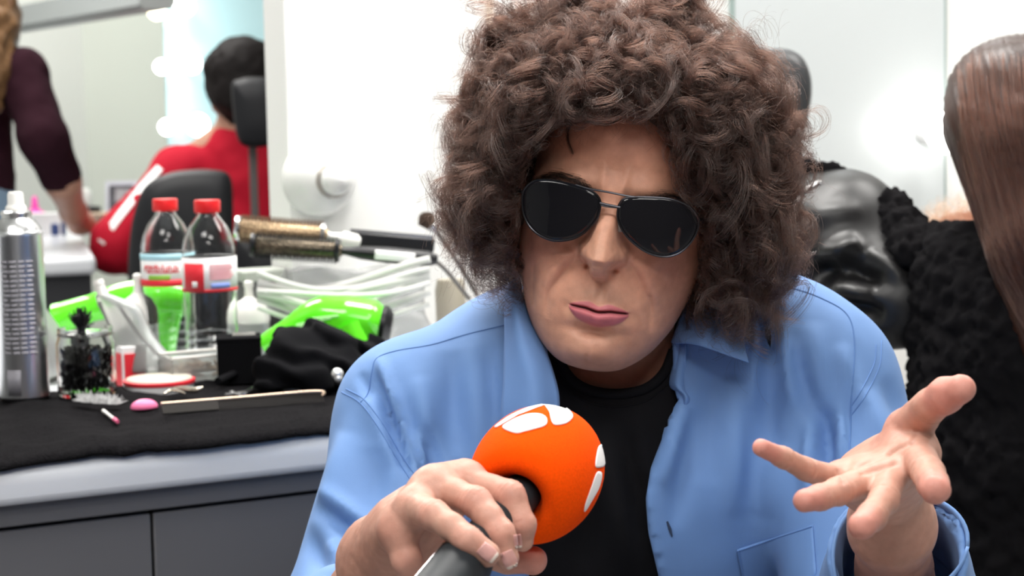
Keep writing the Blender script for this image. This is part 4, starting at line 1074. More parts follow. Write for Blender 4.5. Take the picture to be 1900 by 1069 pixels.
# brush standing in the jar
fw = facing(w); q = w+np.array([-.004, 0, .0])
bs = thing('tinting_brush', 'small black bristle brush standing up out of the glass jar', 'brush')
MB().tube([q+ZV*.058, q+ZV*.076], [.0042, .0050], 10).build('handle', BLACKP, bs)
b = MB()
for i in range(60):
    a = rr.random()*6.28; k = rr.random(); p0 = q+ZV*.075+np.array([math.cos(a), math.sin(a), 0])*.004*k; p1 = q+ZV*(.088+.010*rr.random()*(1.4-k))+np.array([math.cos(a), math.sin(a), 0])*.016*k
    b.tube([p0, (p0+p1)/2+np.array([math.cos(a), math.sin(a), 0])*.001, p1], [.0011, .0010, .0005], 5)
b.build('bristles', BLACKP, bs); place(bs, q+ZV*.058)

# tilted applicator bottle
def app_bottle(w, H, r, tilt, label, cat, tip=.030, tall=True, name='applicator_bottle', lean=(0, 0)):
    t = thing(name, label, 'applicator bottle', None); ax = np.array([lean[0], lean[1], 1.])
    MB().lathe([(r*.93, 0), (r, .003), (r*.97, H*.62)], w, ax, 40).build('bottle_body', MILKY, t)
    MB().lathe([(r*.98, H*.60), (r*.99, H*.66), (r*.92, H*.80), (r*.70, H*.90), (r*.36, H*.955), (r*.22, H), (r*.20, H+tip*.55), (r*.26, H+tip*.68), (r*.24, H+tip*.92), (r*.12, H+tip), (0, H+tip)], w, ax, 40).build('nozzle_cap', WHITEP, t)
    place(t, w); return t
w = BT(466, 668); d = proj(w)[2]; app_bottle(w, .083, 38/F*d, 0, 'white applicator bottle with nozzle between water bottles and green hair dryer', None, .021)
w = BT(262, 690); d = proj(w)[2]; app_bottle(w, .102, 36/F*d, 0, 'white applicator bottle with tall nozzle left of the water bottles', None, .022)
# triangular squeeze bottle leaning over
tb = thing('squeeze_bottle', 'clear triangular squeeze bottle with crooked white nozzle next to the hairpin jar', 'squeeze bottle')
d0 = 2.24
def Q3(px, py, dd=0): return P(px, py, d0+dd)
rows = [[(176, 548), (190, 545), (204, 546)], [(181, 566), (205, 560), (232, 556)], [(198, 600), (226, 590), (262, 572)], [(214, 650), (255, 640), (288, 625)], [(226, 688), (282, 690), (338, 684)]]
V = []; n = 20; Fc = []
rows2 = spline([[a[0], a[1], c[0], c[1]] for a, b2, c in rows], 22)
for a0, a1, c0, c1 in rows2:
    A, C_ = Q3(a0, a1), Q3(c0, c1); M = (A+C_)/2; hx = (C_-A)/2; th = min(.026, np.linalg.norm(hx)*.75)
    for k in range(n): V.append(M+hx*math.cos(2*PI*k/n)+facing(M)[0]*0+np.r_[facing(M), 0]*th*math.sin(2*PI*k/n))
for i in range(21):
    for k in range(n): Fc.append((i*n+k, i*n+(k+1) % n, (i+1)*n+(k+1) % n, (i+1)*n+k))
Fc += [tuple(range(n))[::-1], tuple(21*n+k for k in range(n))]
mesh('bottle_body', V, Fc, MILKY, tb)
MB().tube([Q3(191, 549), Q3(187, 538), Q3(184, 527)], [.0068, .0060, .0056], 14).tube([Q3(184, 528), Q3(182, 519)], [.0066, .0058], 14).build('nozzle', WHITEP, tb)
MB().tube([Q3(219, 565), Q3(262, 628), Q3(318, 690)], .0022, 8).tube([Q3(186, 560), Q3(206, 610), Q3(228, 686)], .0022, 8).build('seam_ridge', WHITEP, tb)
place(tb, Q3(280, 692))

# two water bottles
def water(w, s, label, right):
    t = thing('water_bottle', label, 'water bottle', 'red capped water bottles'); R0 = .0325*s
    pr = [(0, .002), (.020*s, .001), (R0*.9, 0), (R0, .006*s)]
    for i in range(5):
        z = (.016+i*.0105)*s; pr += [(R0*.93, z), (R0, z+.005*s)]
    pr += [(R0*.97, .074*s), (R0*.985, .090*s), (R0, .108*s), (R0, .112*s), (R0, .150*s), (R0*.99, .160*s), (R0*.90, .173*s), (R0*.70, .187*s), (R0*.46, .197*s), (.0125*s, .201*s), (.0125*s, .206*s), (.0125*s, .208*s)]
    inner = [(max(q-.0011, 0), z+(.0011 if z < .003 else 0)) for q, z in pr[::-1]]
    MB().lathe(pr+inner, w, n=48).build('bottle_body', CLEAR, t)
    MB().lathe([(.0152*s, .2035*s), (.0158*s, .205*s), (.0158*s, .2165*s), (.0150*s, .2185*s), (0, .2185*s)], w, n=48).build('cap', REDP, t)
    L = wrap('label', w, R0, .110*s, .151*s, -180, 180, WHITEL, t, .0003, 72)
    def lab(nm, h0, h1, a0, a1, m, off=.0009): wrap(nm, w, R0, h0*s, h1*s, a0, a1, m, L, off)
    if not right:
        lab('band', .143, .151, -90, 90, CYANL); lab('band', .110, .1185, -90, 180, REDL); lab('hill', .1185, .1245, -45, 5, GREENL)
        it = []; rq = random.Random(9)
        for i in range(16): it.append(((.129+.002*math.sin(i*1.7))*s, (.1355+.0025*math.sin(i*2.3))*s, -58+i*5.2, -58+i*5.2+2.6))
        wrap_many('script', w, R0, it, REDL, L, .0010); wrap_many('script', w, R0, [(.1275*s, .129*s, -50, 25), (.1345*s, .136*s, -56, -20)], REDL, L, .0010)
    else:
        lab('block', .110, .1445, -62, -12, REDL); lab('band', .110, .1135, -180, 180, REDL, .0008); lab('flower', .116, .123, -38, -26, WHITEL, .0014)
        wrap_many('text_line', w, R0, [((.141-i*.0032)*s, (.143-i*.0032)*s, 0, 52+4*math.sin(i*2)) for i in range(6)], PINKL, L, .0010)
        lab('barcode', .1145, .1205, 2, 44, BLUEL, .0011)
    place(t, w); return t
w1 = BT(318, 688); w2 = BT(396, 706)
water(w1, 218*0+ (319/F*proj(w1)[2])/.2185, 'left of two clear water bottles with red caps, its label showing red script', False)
w2 = w2+np.r_[facing(w2), 0]*.0
water(w2, (335/F*proj(w2)[2])/.2185, 'right of two clear water bottles with red caps, its label showing a barcode', True)

# small box, round tub with red rim, clip tub
w = BT(246, 722); bx = thing('red_box', 'small red and white carton just right of the hairpin jar', 'box')
MB().box(w+ZV*.026, (.030, .026, .052), LAX).build('carton', WHITEL, bx, False, bevel=.001)
MB().box(w+ZV*.0235-NB*.0136, (.0245, .0012, .040), LAX).box(w+ZV*.0235-E*.0156, (.0012, .022, .040), LAX).build('red_label', REDL, bx, False); place(bx, w)
w = B(296, 722); tn = thing('round_tin', 'low round tin with red rim in front of the clear squeeze bottle', 'tin')
MB().lathe([(0, .0), (.038, 0), (.039, .003), (.039, .010)], w, n=56).build('base', WHITEL, tn)
MB().lathe([(.039, .008), (.0405, .009), (.0405, .0125), (.038, .0135)], w, n=56).build('rim', REDL, tn)
MB().lathe([(.0385, .0125), (.036, .0150), (0, .0155)], w, n=56).build('lid', mat('beige_lid', (.55, .50, .42), rough=.4), tn); place(tn, w)
w = BT(368, 724); w[2] = tz(w, .001); tu = thing('clip_tub', 'small clear rectangular tub of brown clips below the water bottles', 'tub')
ax = LAX; hw, hd, hh = .038, .026, .030; b = MB()
for c, sz in (((0, 0, .001), (2*hw, 2*hd, .002)), ((hw, 0, hh/2), (.002, 2*hd, hh)), ((-hw, 0, hh/2), (.002, 2*hd, hh)), ((0, hd, hh/2), (2*hw, .002, hh)), ((0, -hd, hh/2), (2*hw, .002, hh))):
    b.box(w+E*c[0]+NB*c[1]+ZV*c[2], sz, LAX)
b.build('tub_body', MILKY, tu, False); b = MB()
b.tube([w+E*x*hw+NB*y*hd+ZV*hh for x, y in ((-1, -1), (1, -1), (1, 1), (-1, 1))], .0018, 8, closed=True); b.build('rim', WHITEP, tu); place(tu, w)
b = MB()
for i in range(26):
    q = w+E*rr.uniform(-.026, .026)+NB*rr.uniform(-.015, .015)+ZV*(.006+.016*rr.random()); dv = np.array([rr.gauss(0, 1), rr.gauss(0, 1), rr.gauss(0, .3)]); dv /= np.linalg.norm(dv)*90; b.tube([q-dv, q+dv], .0018, 6)
o = b.build('hair_clips', mat('brown_clips', (.18, .12, .07), rough=.5)); o['kind'] = 'stuff'; tag(o, 'brown hair clips heaped in the clear tub', 'hair clips')

# lime green hair dryers
def tube_thing(path, radii, n=28, sx=None): return MB().tube(spline(path, 40), np.interp(np.linspace(0, 1, 40), np.linspace(0, 1, len(radii)), radii), n)
dr = thing('hair_dryer', 'glossy lime green hair dryer lying beside the black cloth', 'hair dryer', 'lime green hair dryers')
dd = 2.36
tube_thing([P(486, 640, dd), P(540, 612, dd), P(590, 588, dd), P(640, 592, dd), P(690, 600, dd), P(722, 606, dd)], [.011, .016, .0235, .030, .030, .016]).build('barrel', LIME, dr)
tube_thing([P(650, 606, dd-.015), P(664, 640, dd-.02), P(676, 668, dd-.02)], [.020, .016, .013]).build('handle', LIME, dr)
b = MB(); bd_ = P(722, 606, dd)-P(640, 592, dd); bd_ /= np.linalg.norm(bd_)
b.lathe([(.024, 0), (.0255, .006), (.017, .014), (0, .015)], P(706, 603, dd), bd_, 32).build('intake_grille', BLACKP, dr)
for k in range(3): MB().tube([P(528+k*22, 622-k*11-8, dd-.020-k*.004), P(600+k*14, 590-k*4+4, dd-.029)], .0014, 6).build('trim_line', mat('pale_green_trim', (.45, .9, .35), rough=.2), dr)
for k, (x, y) in enumerate(((690, 628), (700, 634))): MB().ball(P(x, y, dd-.026), .0032, 8).build('button', BLACKP, dr)
place(dr, P(676, 670, dd-.02))
dr = thing('hair_dryer', 'glossy lime green hair dryer nozzle behind the clear squeeze bottle', 'hair dryer', 'lime green hair dryers')
dd = 2.47
tube_thing([P(116, 588, dd), P(170, 572, dd), P(230, 556, dd), P(300, 552, dd), P(345, 556, dd)], [.019, .018, .022, .027, .022]).build('barrel', LIME, dr)
tube_thing([P(318, 562, dd), P(312, 600, dd), P(304, 660, dd)], [.019, .016, .014]).build('handle', LIME, dr)
b = MB(); bd_ = P(116, 588, dd)-P(170, 572, dd); bd_ /= np.linalg.norm(bd_); b.lathe([(.0192, 0), (.0198, .010), (.018, .012), (.0, .004)], P(118, 587.5, dd), bd_, 32).build('nozzle_ring', LIME, dr)
place(dr, P(304, 664, dd))

# black case and heaped cloth
w = B(446, 718); cs = thing('black_case', 'matt black box in front of the applicator bottle at the cloth heap', 'box')
cax = np.array([[math.cos(.15), math.sin(.15), 0], [-math.sin(.15), math.cos(.15), 0], [0, 0, 1]])
MB().box(w+ZV*.026+cax[1]*.02, (.050, .05, .050), cax).build('case_body', CLOTH, cs, False, bevel=.002)
MB().box(w+ZV*.0525+cax[1]*.02, (.051, .051, .004), cax).build('lid', CLOTH, cs, False, bevel=.001)
mm = P(462, 641, proj(w)[2]+.012); MB().box(w+ZV*.0555+cax[1]*.022+cax[0]*.006, (.026, .030, .0015), cax).build('metal_plate', mat('dull_steel', (.45, .42, .40), rough=.3, metal=1), cs, False); place(cs, w)
hb_ = [(P(520, 700, 2.10), .030), (P(560, 668, 2.13), .036), (P(536, 640, 2.17), .020), (P(610, 660, 2.16), .034), (P(640, 690, 2.12), .030), (P(585, 705, 2.08), .022), (P(665, 672, 2.2), .028), (P(700, 690, 2.2), .03)]
def heap(p):
    d = None
    for c, r in hb_: q = np.linalg.norm(p-c, axis=1)-r; d = q if d is None else smin(d, q, .03)
    d = d+.004*np.sin(p@np.array([90, 40, 160])+3*vnoise(p, 25))+.003*vnoise(p, 60)
    return np.maximum(d, TABLE_Z+.0195-p[:, 2])
V, Q = nets(heap, P(600, 680, 2.13)-.13, P(600, 680, 2.13)+.13, .0034); o = mesh('black_cloth', V, Q, CLOTH); tag(o, 'crumpled black cloth heaped on the counter beside the blue shirt', 'cloth')
# rolled hem of the cloth in front
o = MB().tube(spline([B(405, 728)+ZV*.010, B(450, 716)+ZV*.016, B(490, 712)+ZV*.026, B(530, 714)+ZV*.026, B(575, 722)+ZV*.018, B(640, 736)+ZV*.010], 40), .0045, 10).build('apron_strap', CLOTH); tag(o, 'black fabric strap curving across the towel before the cloth heap', 'strap')

# brushes, cable coil and bag towards the wall
bg = thing('clear_bag', 'crinkled clear plastic bag with pale cable below the round hairbrushes', 'plastic bag')
dd = 2.50; rows = []
for i, v in enumerate(np.linspace(0, 1, 9)):
    row = []
    for a in np.linspace(0, 2*PI, 25):
        rx = (.112-.022*v+.006*math.sin(a*5+i))*1.0; rz = .030+.003*math.sin(a*7+i*2)
        cpt = P(648, 656-158*v, dd); row.append(cpt+RT*rx*math.cos(a)+np.array([0, 1., 0])*rz*math.sin(a)+ZV*.004*math.sin(a*6+i*1.7))
    rows.append(row)
V, Q = sheet(rows, 40, 90); V = V+normals_of(V, Q)*(vnoise(V, 60)*.004+vnoise(V, 130)*.002)[:, None]
BAGM = mat('thin_clear_film', (.92, .93, .93), rough=.15, trans=.75, ior=1.1, spec=.8)
o = mesh('bag_film', V, Q, BAGM, bg); solid(o, .0006); place(bg, BT(648, 672))
cbm = mat('pale_grey_cable', (.66, .66, .64), rough=.4)
b = MB()
for k in range(7):
    pts = []
    for u in np.linspace(0, 1, 40):
        px = 478+320*u; py = 506+k*11+26*math.sin(PI*u*(1+.15*(k % 3)))+8*math.sin(u*5+k)-22*u*(k % 2); pts.append(P(px, py, 2.405+.012*math.sin(PI*u+k)-.012*math.cos(k*2.)))
    b.tube(pts, [.0035+.0012*((k*7) % 3)]*40, 8)
o = b.build('cable_coil', cbm); tag(o, 'loose coil of pale grey cable in front of the clear plastic bag', 'cable')
BRISB = mat('boar_bristle', (.16, .10, .06), rough=.7)
def round_brush(p0, p1, r, pin, label, handle=None, mb_=GOLD, hm=BLACKP, sticker=False):
    t = thing('round_hairbrush', label, 'hairbrush', 'round hairbrushes on the cable coil'); v = p1-p0; L = np.linalg.norm(v); v /= L
    MB().lathe([(r*.5, -.004), (r*.9, 0), (r, .002), (r, L-.002), (r*.9, L), (r*.6, L+.006)], p0, v, 36).build('barrel', mb_, t)
    e1 = np.cross(v, ZV); e1 /= np.linalg.norm(e1); e2 = np.cross(v, e1); b = MB()
    for i in range(24):
        for k in range(16):
            a = 2*PI*(k+.5*(i % 2))/16; q = p0+v*(L*(i+.5)/24)+(e1*math.cos(a)+e2*math.sin(a))*r; b.tube([q, q+(e1*math.cos(a)+e2*math.sin(a))*pin], [.0010, .0008], 4)
    b.build('bristles', BRISB if mb_ is GOLD else BLACKP, t)
    for h in (-.003, L): MB().lathe([(r+pin*.5, -.003), (r+pin*.7, 0), (r+pin*.5, .003)], p0+v*h, v, 30).build('end_ring', BLACKP if mb_ is not GOLD else SIL, t)
    if handle is not None:
        hv = handle-p1; HL_ = np.linalg.norm(hv); hv /= HL_
        MB().lathe([(r*.55, .0), (r*.42, .010), (.0085, .03), (.0105, HL_*.5), (.0100, HL_*.9), (.006, HL_), (0, HL_)], p1, hv, 24).build('handle', hm, t)
        if sticker:
            f2 = np.r_[facing(p1), 0]; sd = np.cross(hv, f2); sd /= np.linalg.norm(sd); nn = np.cross(sd, hv); nn = nn if nn@f2 < 0 else -nn
            rows = [[p1+hv*(HL_*s)+nn*(.0112*math.cos(a))+sd*(.0112*math.sin(a)) for a in np.linspace(-.55, .55, 7)] for s in np.linspace(.38, .78, 4)]
            V, Q = sheet(rows, 10, 10); o = mesh('sticker', V, Q, WHITEL, t); solid(o, .0004)
    place(t, p0); return t
BARK = mat('dark_ceramic_barrel', (.13, .105, .075), rough=.35, metal=.8, noise=(220, .7))
round_brush(P(474, 455, 2.42), P(626, 465, 2.42), .0112, .0060, 'black round hairbrush whose handle has a white sticker', P(812, 482, 2.42), BARK, BLACKP, True)
round_brush(P(446, 424, 2.47), P(600, 436, 2.47), .0122, .0065, 'golden round hairbrush with silver end ring behind the black one', P(668, 450, 2.48), GOLD, WHITEP)
fb = thing('flat_brush', 'flat black paddle handle lying just behind the sticker hairbrush', 'hairbrush')
v = P(806, 456, 2.49)-P(646, 442, 2.49); Lf = np.linalg.norm(v); v /= Lf; sd = np.cross(v, NB); sd /= np.linalg.norm(sd)
MB().box((P(806, 456, 2.49)+P(646, 442, 2.49))/2, (Lf, .012, .019), np.array([v, np.cross(sd, v), sd])).build('handle', BLACKP, fb, False, bevel=.003)
MB().box((P(806, 456, 2.49)+P(646, 442, 2.49))/2+sd*.011, (Lf*.96, .010, .004), np.array([v, np.cross(sd, v), sd])).build('edge_strip', SIL, fb, False); place(fb, P(726, 460, 2.49))
# powder brushes on thin wands
def wand(tip, a, b_, label, hr):
    t = thing('powder_brush', label, 'make-up brush'); v = b_-a; v /= np.linalg.norm(v); k = tip-a; k /= np.linalg.norm(k)
    MB().tube(spline([a, (a+b_)/2+ZV*.003, b_], 20), .0032, 10).build('handle', mat('black_wand', (.05, .048, .045), rough=.35), t)
    MB().lathe([(.005, 0), (.0075, .008), (.0075, .012)], a, k, 20).build('ferrule', SIL, t)
    bb = MB(); e1 = np.cross(k, ZV); e1 /= np.linalg.norm(e1); e2 = np.cross(k, e1)
    for i in range(260):
        an = rr.random()*6.28; q = math.sqrt(rr.random()); o_ = e1*math.cos(an)+e2*math.sin(an); bb.tube([a+k*.010+o_*.006*q, a+k*(.020)+o_*hr*.8*q, a+k*(.034-.010*q*q)+o_*hr*q], [.0007, .0007, .0003], 4)
    bb.build('bristles', mat('brown_bristles', (.10, .065, .045), rough=.8), t); place(t, b_)
wand(P(782, 398, 2.52), P(812, 432, 2.52), P(886, 548, 2.50), 'fluffy brown powder brush with a thin dark handle beside the man\'s curls', .013)
o = MB().tube(spline([P(800, 478, 2.47), P(828, 502, 2.47), P(872, 556, 2.47)], 24), .0030, 10).build('thin_wand', mat('grey_wand', (.12, .115, .11), rough=.4)); tag(o, 'thin dark rod slanting down from the sticker hairbrush handle', 'rod')
w = BT(838, 640); o = MB().lathe([(.018, 0), (.020, .004), (.021, .075), (.018, .090), (.0, .091)], w, n=30).build('cream_tube', mat('olive_beige_tube', (.42, .38, .30), rough=.5)); tag(o, 'beige tube standing by the wall near the blue shoulder', 'tube')
w = BT(484, 640); kt = thing('storage_box', 'dark grey box with pale lid behind the water bottles', 'box')
MB().box(w+ZV*.045, (.060, .05, .09), LAX).build('box_body', mat('dark_grey_box', (.10, .10, .10), rough=.6), kt, False, bevel=.002)
MB().box(w+ZV*.098, (.064, .054, .016), LAX).build('lid', mat('sage_lid', (.42, .45, .40), rough=.5), kt, False, bevel=.003); place(kt, w)
w = BT(560, 660); o = mesh('dark_pouch', *nets(lambda p: ell(p, w+ZV*.04, LAX, (.05, .018, .045))+vnoise(p, 50)*.003, w-.09, w+np.array([.09, .09, .12]), .005), mat('dark_pouch_cloth', (.035, .033, .036), rough=.7)); tag(o, 'dark pouch just above the green hair dryer barrel', 'pouch')

# small tools lying on the towel
def flat_ax(pa, pb, lift=.004):
    a, b_ = B(*pa), B(*pb); a = a+ZV*lift; b_ = b_+ZV*lift; v = b_-a; L = np.linalg.norm(v); v /= L; s = np.cross(ZV, v); s /= np.linalg.norm(s); return a, b_, v, s, L
COMBM = mat('tortoise_comb', (.020, .017, .015), rough=.5, spec=.2)
cm = thing('comb', 'long dark comb with a shiny spine lying on the black towel', 'comb')
a, b_, v, s, L = flat_ax((300, 776), (598, 752), .006)
rows = [[a+v*(L*u)+s*.004*k+ZV*(.002*math.cos(k*1.5)) for k in (-1, 0, 1)] for u in np.linspace(0, 1, 10)]
up_ = np.cross(v, s); tl = -s*.62-ZV*.78; a = a+ZV*.008; b_ = b_+ZV*.008
MB().tube(spline([a, a+v*L*.5, b_-v*.006, b_+tl*.006], 30), [.0022]*28+[.002, .0018], 10).build('spine', mat('bronze_spine', (.40, .30, .23), rough=.25, metal=.8), cm)
bb = MB(); bb.box((a+v*L*.17)+tl*.006, (L*.34, .012, .0025), np.array([v, tl/np.linalg.norm(tl), np.cross(v, tl)/np.linalg.norm(np.cross(v, tl))])); bb.build('grip', COMBM, cm, False)
bb = MB(); n_ = 46
for i in range(n_):
    q = a+v*L*(.34+.655*i/(n_-1)); bb.tube([q, q+tl*.013], [.0008, .0005], 5)
o = bb.build('teeth', COMBM, cm); place(cm, a)
fb2 = thing('shaving_brush', 'small pale fluffy brush with a pink end lying on the towel', 'brush')
a, b_, v, s, L = flat_ax((150, 760), (225, 762), .006); bb = MB()
for i in range(420):
    u = rr.random(); q = a+v*L*u+s*rr.gauss(0, .004)+ZV*.002; dv = np.array([rr.gauss(0, 1), rr.gauss(0, 1), abs(rr.gauss(0, .8))])-v*.8; dv /= np.linalg.norm(dv); bb.tube([q, q+dv*(.007+.006*rr.random())], [.0004, .0002], 4)
bb.build('bristles', mat('pale_bristles', (.55, .55, .55), rough=.6), fb2)
a2, b2 = B(192, 768)+ZV*.004, B(212, 782)+ZV*.004; MB().tube([a2, (a2+b2)/2, b2], [.0020, .0016, .0018], 8).build('handle', WHITEP, fb2); MB().tube([b2, b2+(b2-a2)*.3], [.0024, .0020], 8).build('end_cap', mat('pink_plastic', (.75, .12, .25), rough=.35), fb2); place(fb2, a)
PINK = mat('bright_pink_plastic', (.85, .19, .38), rough=.4)
w = B(268, 763); V, Q = nets(lambda p: np.maximum(ell(p, w+ZV*.003, LAX, (.0145, .010, .0085)), w[2]+.001-p[:, 2]), w-.03, w+.03, .0014); o = mesh('sponge', V, Q, PINK); tag(o, 'small bright pink sponge lying on the towel left of the comb', 'sponge')
cl = thing('hair_clip', 'pair of curved silver hair clip blades lying above the comb handle', 'hair clip')
for pts, r_ in (([(305, 742), (322, 740), (345, 756)], .0022), ([(312, 734), (335, 736), (362, 748), (378, 748)], .0036)):
    pp = spline([B(*q)+ZV*(.005+.004*k) for k, q in enumerate(pts)], 20); MB().tube(pp, r_*np.sin(np.linspace(.35, 2.8, 20)), 10).build('blade', mat('champagne_metal', (.55, .50, .42), rough=.25, metal=.9), cl)
place(cl, B(330, 742))
for i, (pa, pb) in enumerate((((420, 742), (455, 738)), ((445, 744), (472, 728)), ((452, 742), (482, 728)), ((430, 738), (446, 744)))):
    a, b_, v, s, L = flat_ax(pa, pb, .004); o = MB().tube([b_+s*.001, a+s*.0016, a-v*.001, a-s*.0016, b_-s*.0012], .0009, 6).build('hairpin', SIL)
    tag(o, ['silver hairpin nearest the left in the group above the comb', 'silver hairpin leaning up in the middle of the pin group', 'silver hairpin rightmost of the group above the comb', 'short silver hairpin at the foot of the pin group'][i], 'hairpin', 'silver hairpins on the towel')
a, b_, v, s, L = flat_ax((492, 724), (556, 734), .006); sm = thing('silver_tube', 'small silver metal tube lying at the edge of the cloth heap', 'tube')
MB().lathe([(.0055, 0), (.0062, .002), (.0062, L*.6)], a, v, 20).build('tube_body', SIL, sm); MB().lathe([(.0045, L*.6), (.0042, L*.95), (.002, L)], a, v, 20).build('cap', mat('pale_cap', (.75, .82, .84), rough=.3), sm); place(sm, a)
sp = thing('shiny_clip', 'bright silver clip sparkling against the black cloth by the blue sleeve', 'clip')
MB().ball(P(626, 694, 2.03), .0065, 10).ball(P(628, 702, 2.028), .0045, 10).build('clip_body', mat('polished_silver', (.92, .92, .92), rough=.12, metal=.6), sp); place(sp, P(628, 708, 2.03))
# ================================================================== THE FAR MAKE-UP STATION (left) AND ITS PEOPLE
def sdf_obj(name, f, lo, hi, h, m, parent=None, noise=()):
    V, Q = nets(f, lo, hi, h)
    if noise:
        N = normals_of(V, Q); D = 0
        for sc, am in noise: D = D+vnoise(V, sc, 3)*am
        V = V+N*np.asarray(D)[:, None]
    return mesh(name, V, Q, m, parent)
def bbox(pts, pad): a = np.array([q[:3] for q in pts]); return a.min(0)-pad, a.max(0)+pad
SKIN2 = mat('skin_far', (.44, .235, .165), rough=.5, sss=.1)
MAROON = mat('maroon_knit', (.024, .008, .013), rough=1, spec=.08)
REDF = mat('red_tracksuit', (.40, .006, .022), rough=.8, spec=.2)
DENIM = mat('blue_denim', (.16, .24, .33), rough=.85)
CHAIRM = mat('black_chair_vinyl', (.012, .0125, .015), rough=.5, spec=.25)
STEMM = mat('grey_chair_stem', (.14, .125, .125), rough=.4, metal=.5)

def multi(segs, k):             # union of rounded limbs
    def f(p):
        d = None
        for a, b in segs: q = cone(p, a[:3], b[:3], a[3], b[3]); d = q if d is None else smin(d, q, k)
        return d
    return f
def G(q, r): return (q[0], q[1], q[2], r)
# woman in maroon leaning on the far counter
sh = J3(40, 140, 4.70, .058); elb = J3(84, 258, 4.62, .050); cuff = J3(116, 336, 4.70, .046); wr = J3(136, 392, 4.84, .030); hn = J3(150, 412, 4.93, .026)
hd_ = J3(-52, 10, 4.75, .10); tr0 = J3(-70, 190, 4.75, .115); tr1 = J3(-62, 390, 4.75, .105); fl = T(-70, 600, 0)
fl = np.array([tr1[0], tr1[1], .05])
segs = [(hd_, J3(-58, 40, 4.75, .09)), (hd_, G(np.array(tr0[:3])+ZV*.06, .055)), (tr0, tr1), (G(np.array(tr0[:3])+ZV*.03, .07), sh), (sh, elb), (elb, cuff), (cuff, wr), (wr, hn), (hn, J3(168, 417, 4.93, .012)), (hn, J3(160, 420, 4.91, .012))]
segs = [(a[:3]+(a[3]-.012,), b[:3]+(b[3]-.012,)) if a in (tr0, sh, elb) else (a, b) for a, b in segs]
lo, hi = bbox([a for s in segs for a in s], .15)
wo = sdf_obj('person', multi(segs, .03), lo, hi, .011, SKIN2); tag(wo, 'woman in maroon top and jeans at left edge, one hand on the far counter', 'person')
s2 = [(G(tr0, .125), G(tr1, .115)), (G(np.array(tr0[:3])+ZV*.05, .075), G(sh, .060)), (G(sh, .062), G(elb, .056)), (G(elb, .056), G(cuff, .050))]
lo, hi = bbox([a for s in s2 for a in s], .15); ctop = np.array(cuff[:3])-np.array(elb[:3]); ctop /= np.linalg.norm(ctop)
sdf_obj('top', lambda p: np.maximum(multi(s2, .035)(p), np.where(np.linalg.norm(p-np.array(cuff[:3]), axis=1) < .13, (p-np.array(cuff[:3]))@ctop, -1)), lo, hi, .010, MAROON, wo, ((14, .006), (40, .003)))
hip = np.array(tr1[:3])
s3 = [(G(hip+ZV*-.02, .135), G(hip-ZV*.12, .14))]+[(G(hip+np.array([s*.08, 0, -.10]), .09), G(np.array([hip[0]+s*.09, hip[1], .08]), .055)) for s in (-1, 1)]
lo, hi = bbox([a for s in s3 for a in s], .16); sdf_obj('jeans', multi(s3, .04), lo, hi, .014, DENIM, wo)
HAIRB = mat('light_brown_hair', (.17, .088, .038), rough=.5)
s4 = [(G(np.array(hd_[:3])+np.array([-.01, .01, .01]), .118), J3(-38, 60, 4.73, .10)), (J3(-30, 60, 4.68, .075), J3(-22, 130, 4.64, .055)), (J3(-22, 130, 4.64, .055), J3(-20, 190, 4.62, .030))]
lo, hi = bbox([a for s in s4 for a in s], .16); hw_ = sdf_obj('hair', multi(s4, .03), lo, hi, .009, HAIRB, wo, ((30, .010), (70, .006))); hw_['label'] = 'long wavy light brown hair'
place(wo, (0, 0, 0))

# man in red seen from behind in a make-up chair
hd_ = J3(452, 150, 4.95, .082); nk_ = J3(452, 238, 4.98, .052); chest = J3(476, 350, 5.05, .135); bel = J3(476, 500, 5.05, .135)
s_l = J3(330, 320, 5.02, .060); e_l = J3(212, 455, 4.86, .052); h_l = J3(330, 520, 5.5, .035); s_r = J3(620, 320, 5.02, .06); e_r = J3(690, 480, 4.95, .05)
segs = [(J3(452, 128, 4.95, .082), J3(452, 172, 4.98, .076)), (hd_, nk_), (nk_, G(chest, .10)), (G(chest, .12), G(bel, .12)), (G(nk_, .05), G(s_l, .045)), (G(nk_, .05), G(s_r, .045)), (G(s_l, .045), G(e_l, .04)), (G(e_l, .038), h_l), (G(s_r, .045), G(e_r, .04))]
lo, hi = bbox([a for s in segs for a in s], .16)
rm = sdf_obj('person', multi(segs, .03), lo, hi, .011, SKIN2); tag(rm, 'man with short dark hair and red tracksuit seen from behind, seated by the lit mirror', 'person')
MB().tube([J3(402, 168, 4.96, 0)[:3], J3(399, 182, 4.96, 0)[:3], J3(401, 200, 4.97, 0)[:3], J3(408, 210, 4.98, 0)[:3]], [.010, .013, .012, .007], 10).build('ear', SKIN2, rm)
s2 = [(G(chest, .155), G(bel, .15)), (G(np.array(nk_[:3])-ZV*.06, .062), G(s_l, .062)), (G(np.array(nk_[:3])-ZV*.06, .062), G(s_r, .062)), (G(s_l, .064), G(e_l, .060)), (G(e_l, .060), G(h_l, .042)), (G(s_r, .064), G(e_r, .058)), (J3(430, 262, 4.98, .045), J3(474, 262, 4.98, .045))]
lo, hi = bbox([a for s in s2 for a in s], .17); jk = sdf_obj('tracksuit_jacket', multi(s2, .04), lo, hi, .011, REDF, rm, ((12, .008), (35, .003)))
rows = []
JB = bvh_of(*[np.array([v.co[:] for v in jk.data.vertices]), [tuple(p.vertices) for p in jk.data.polygons]])
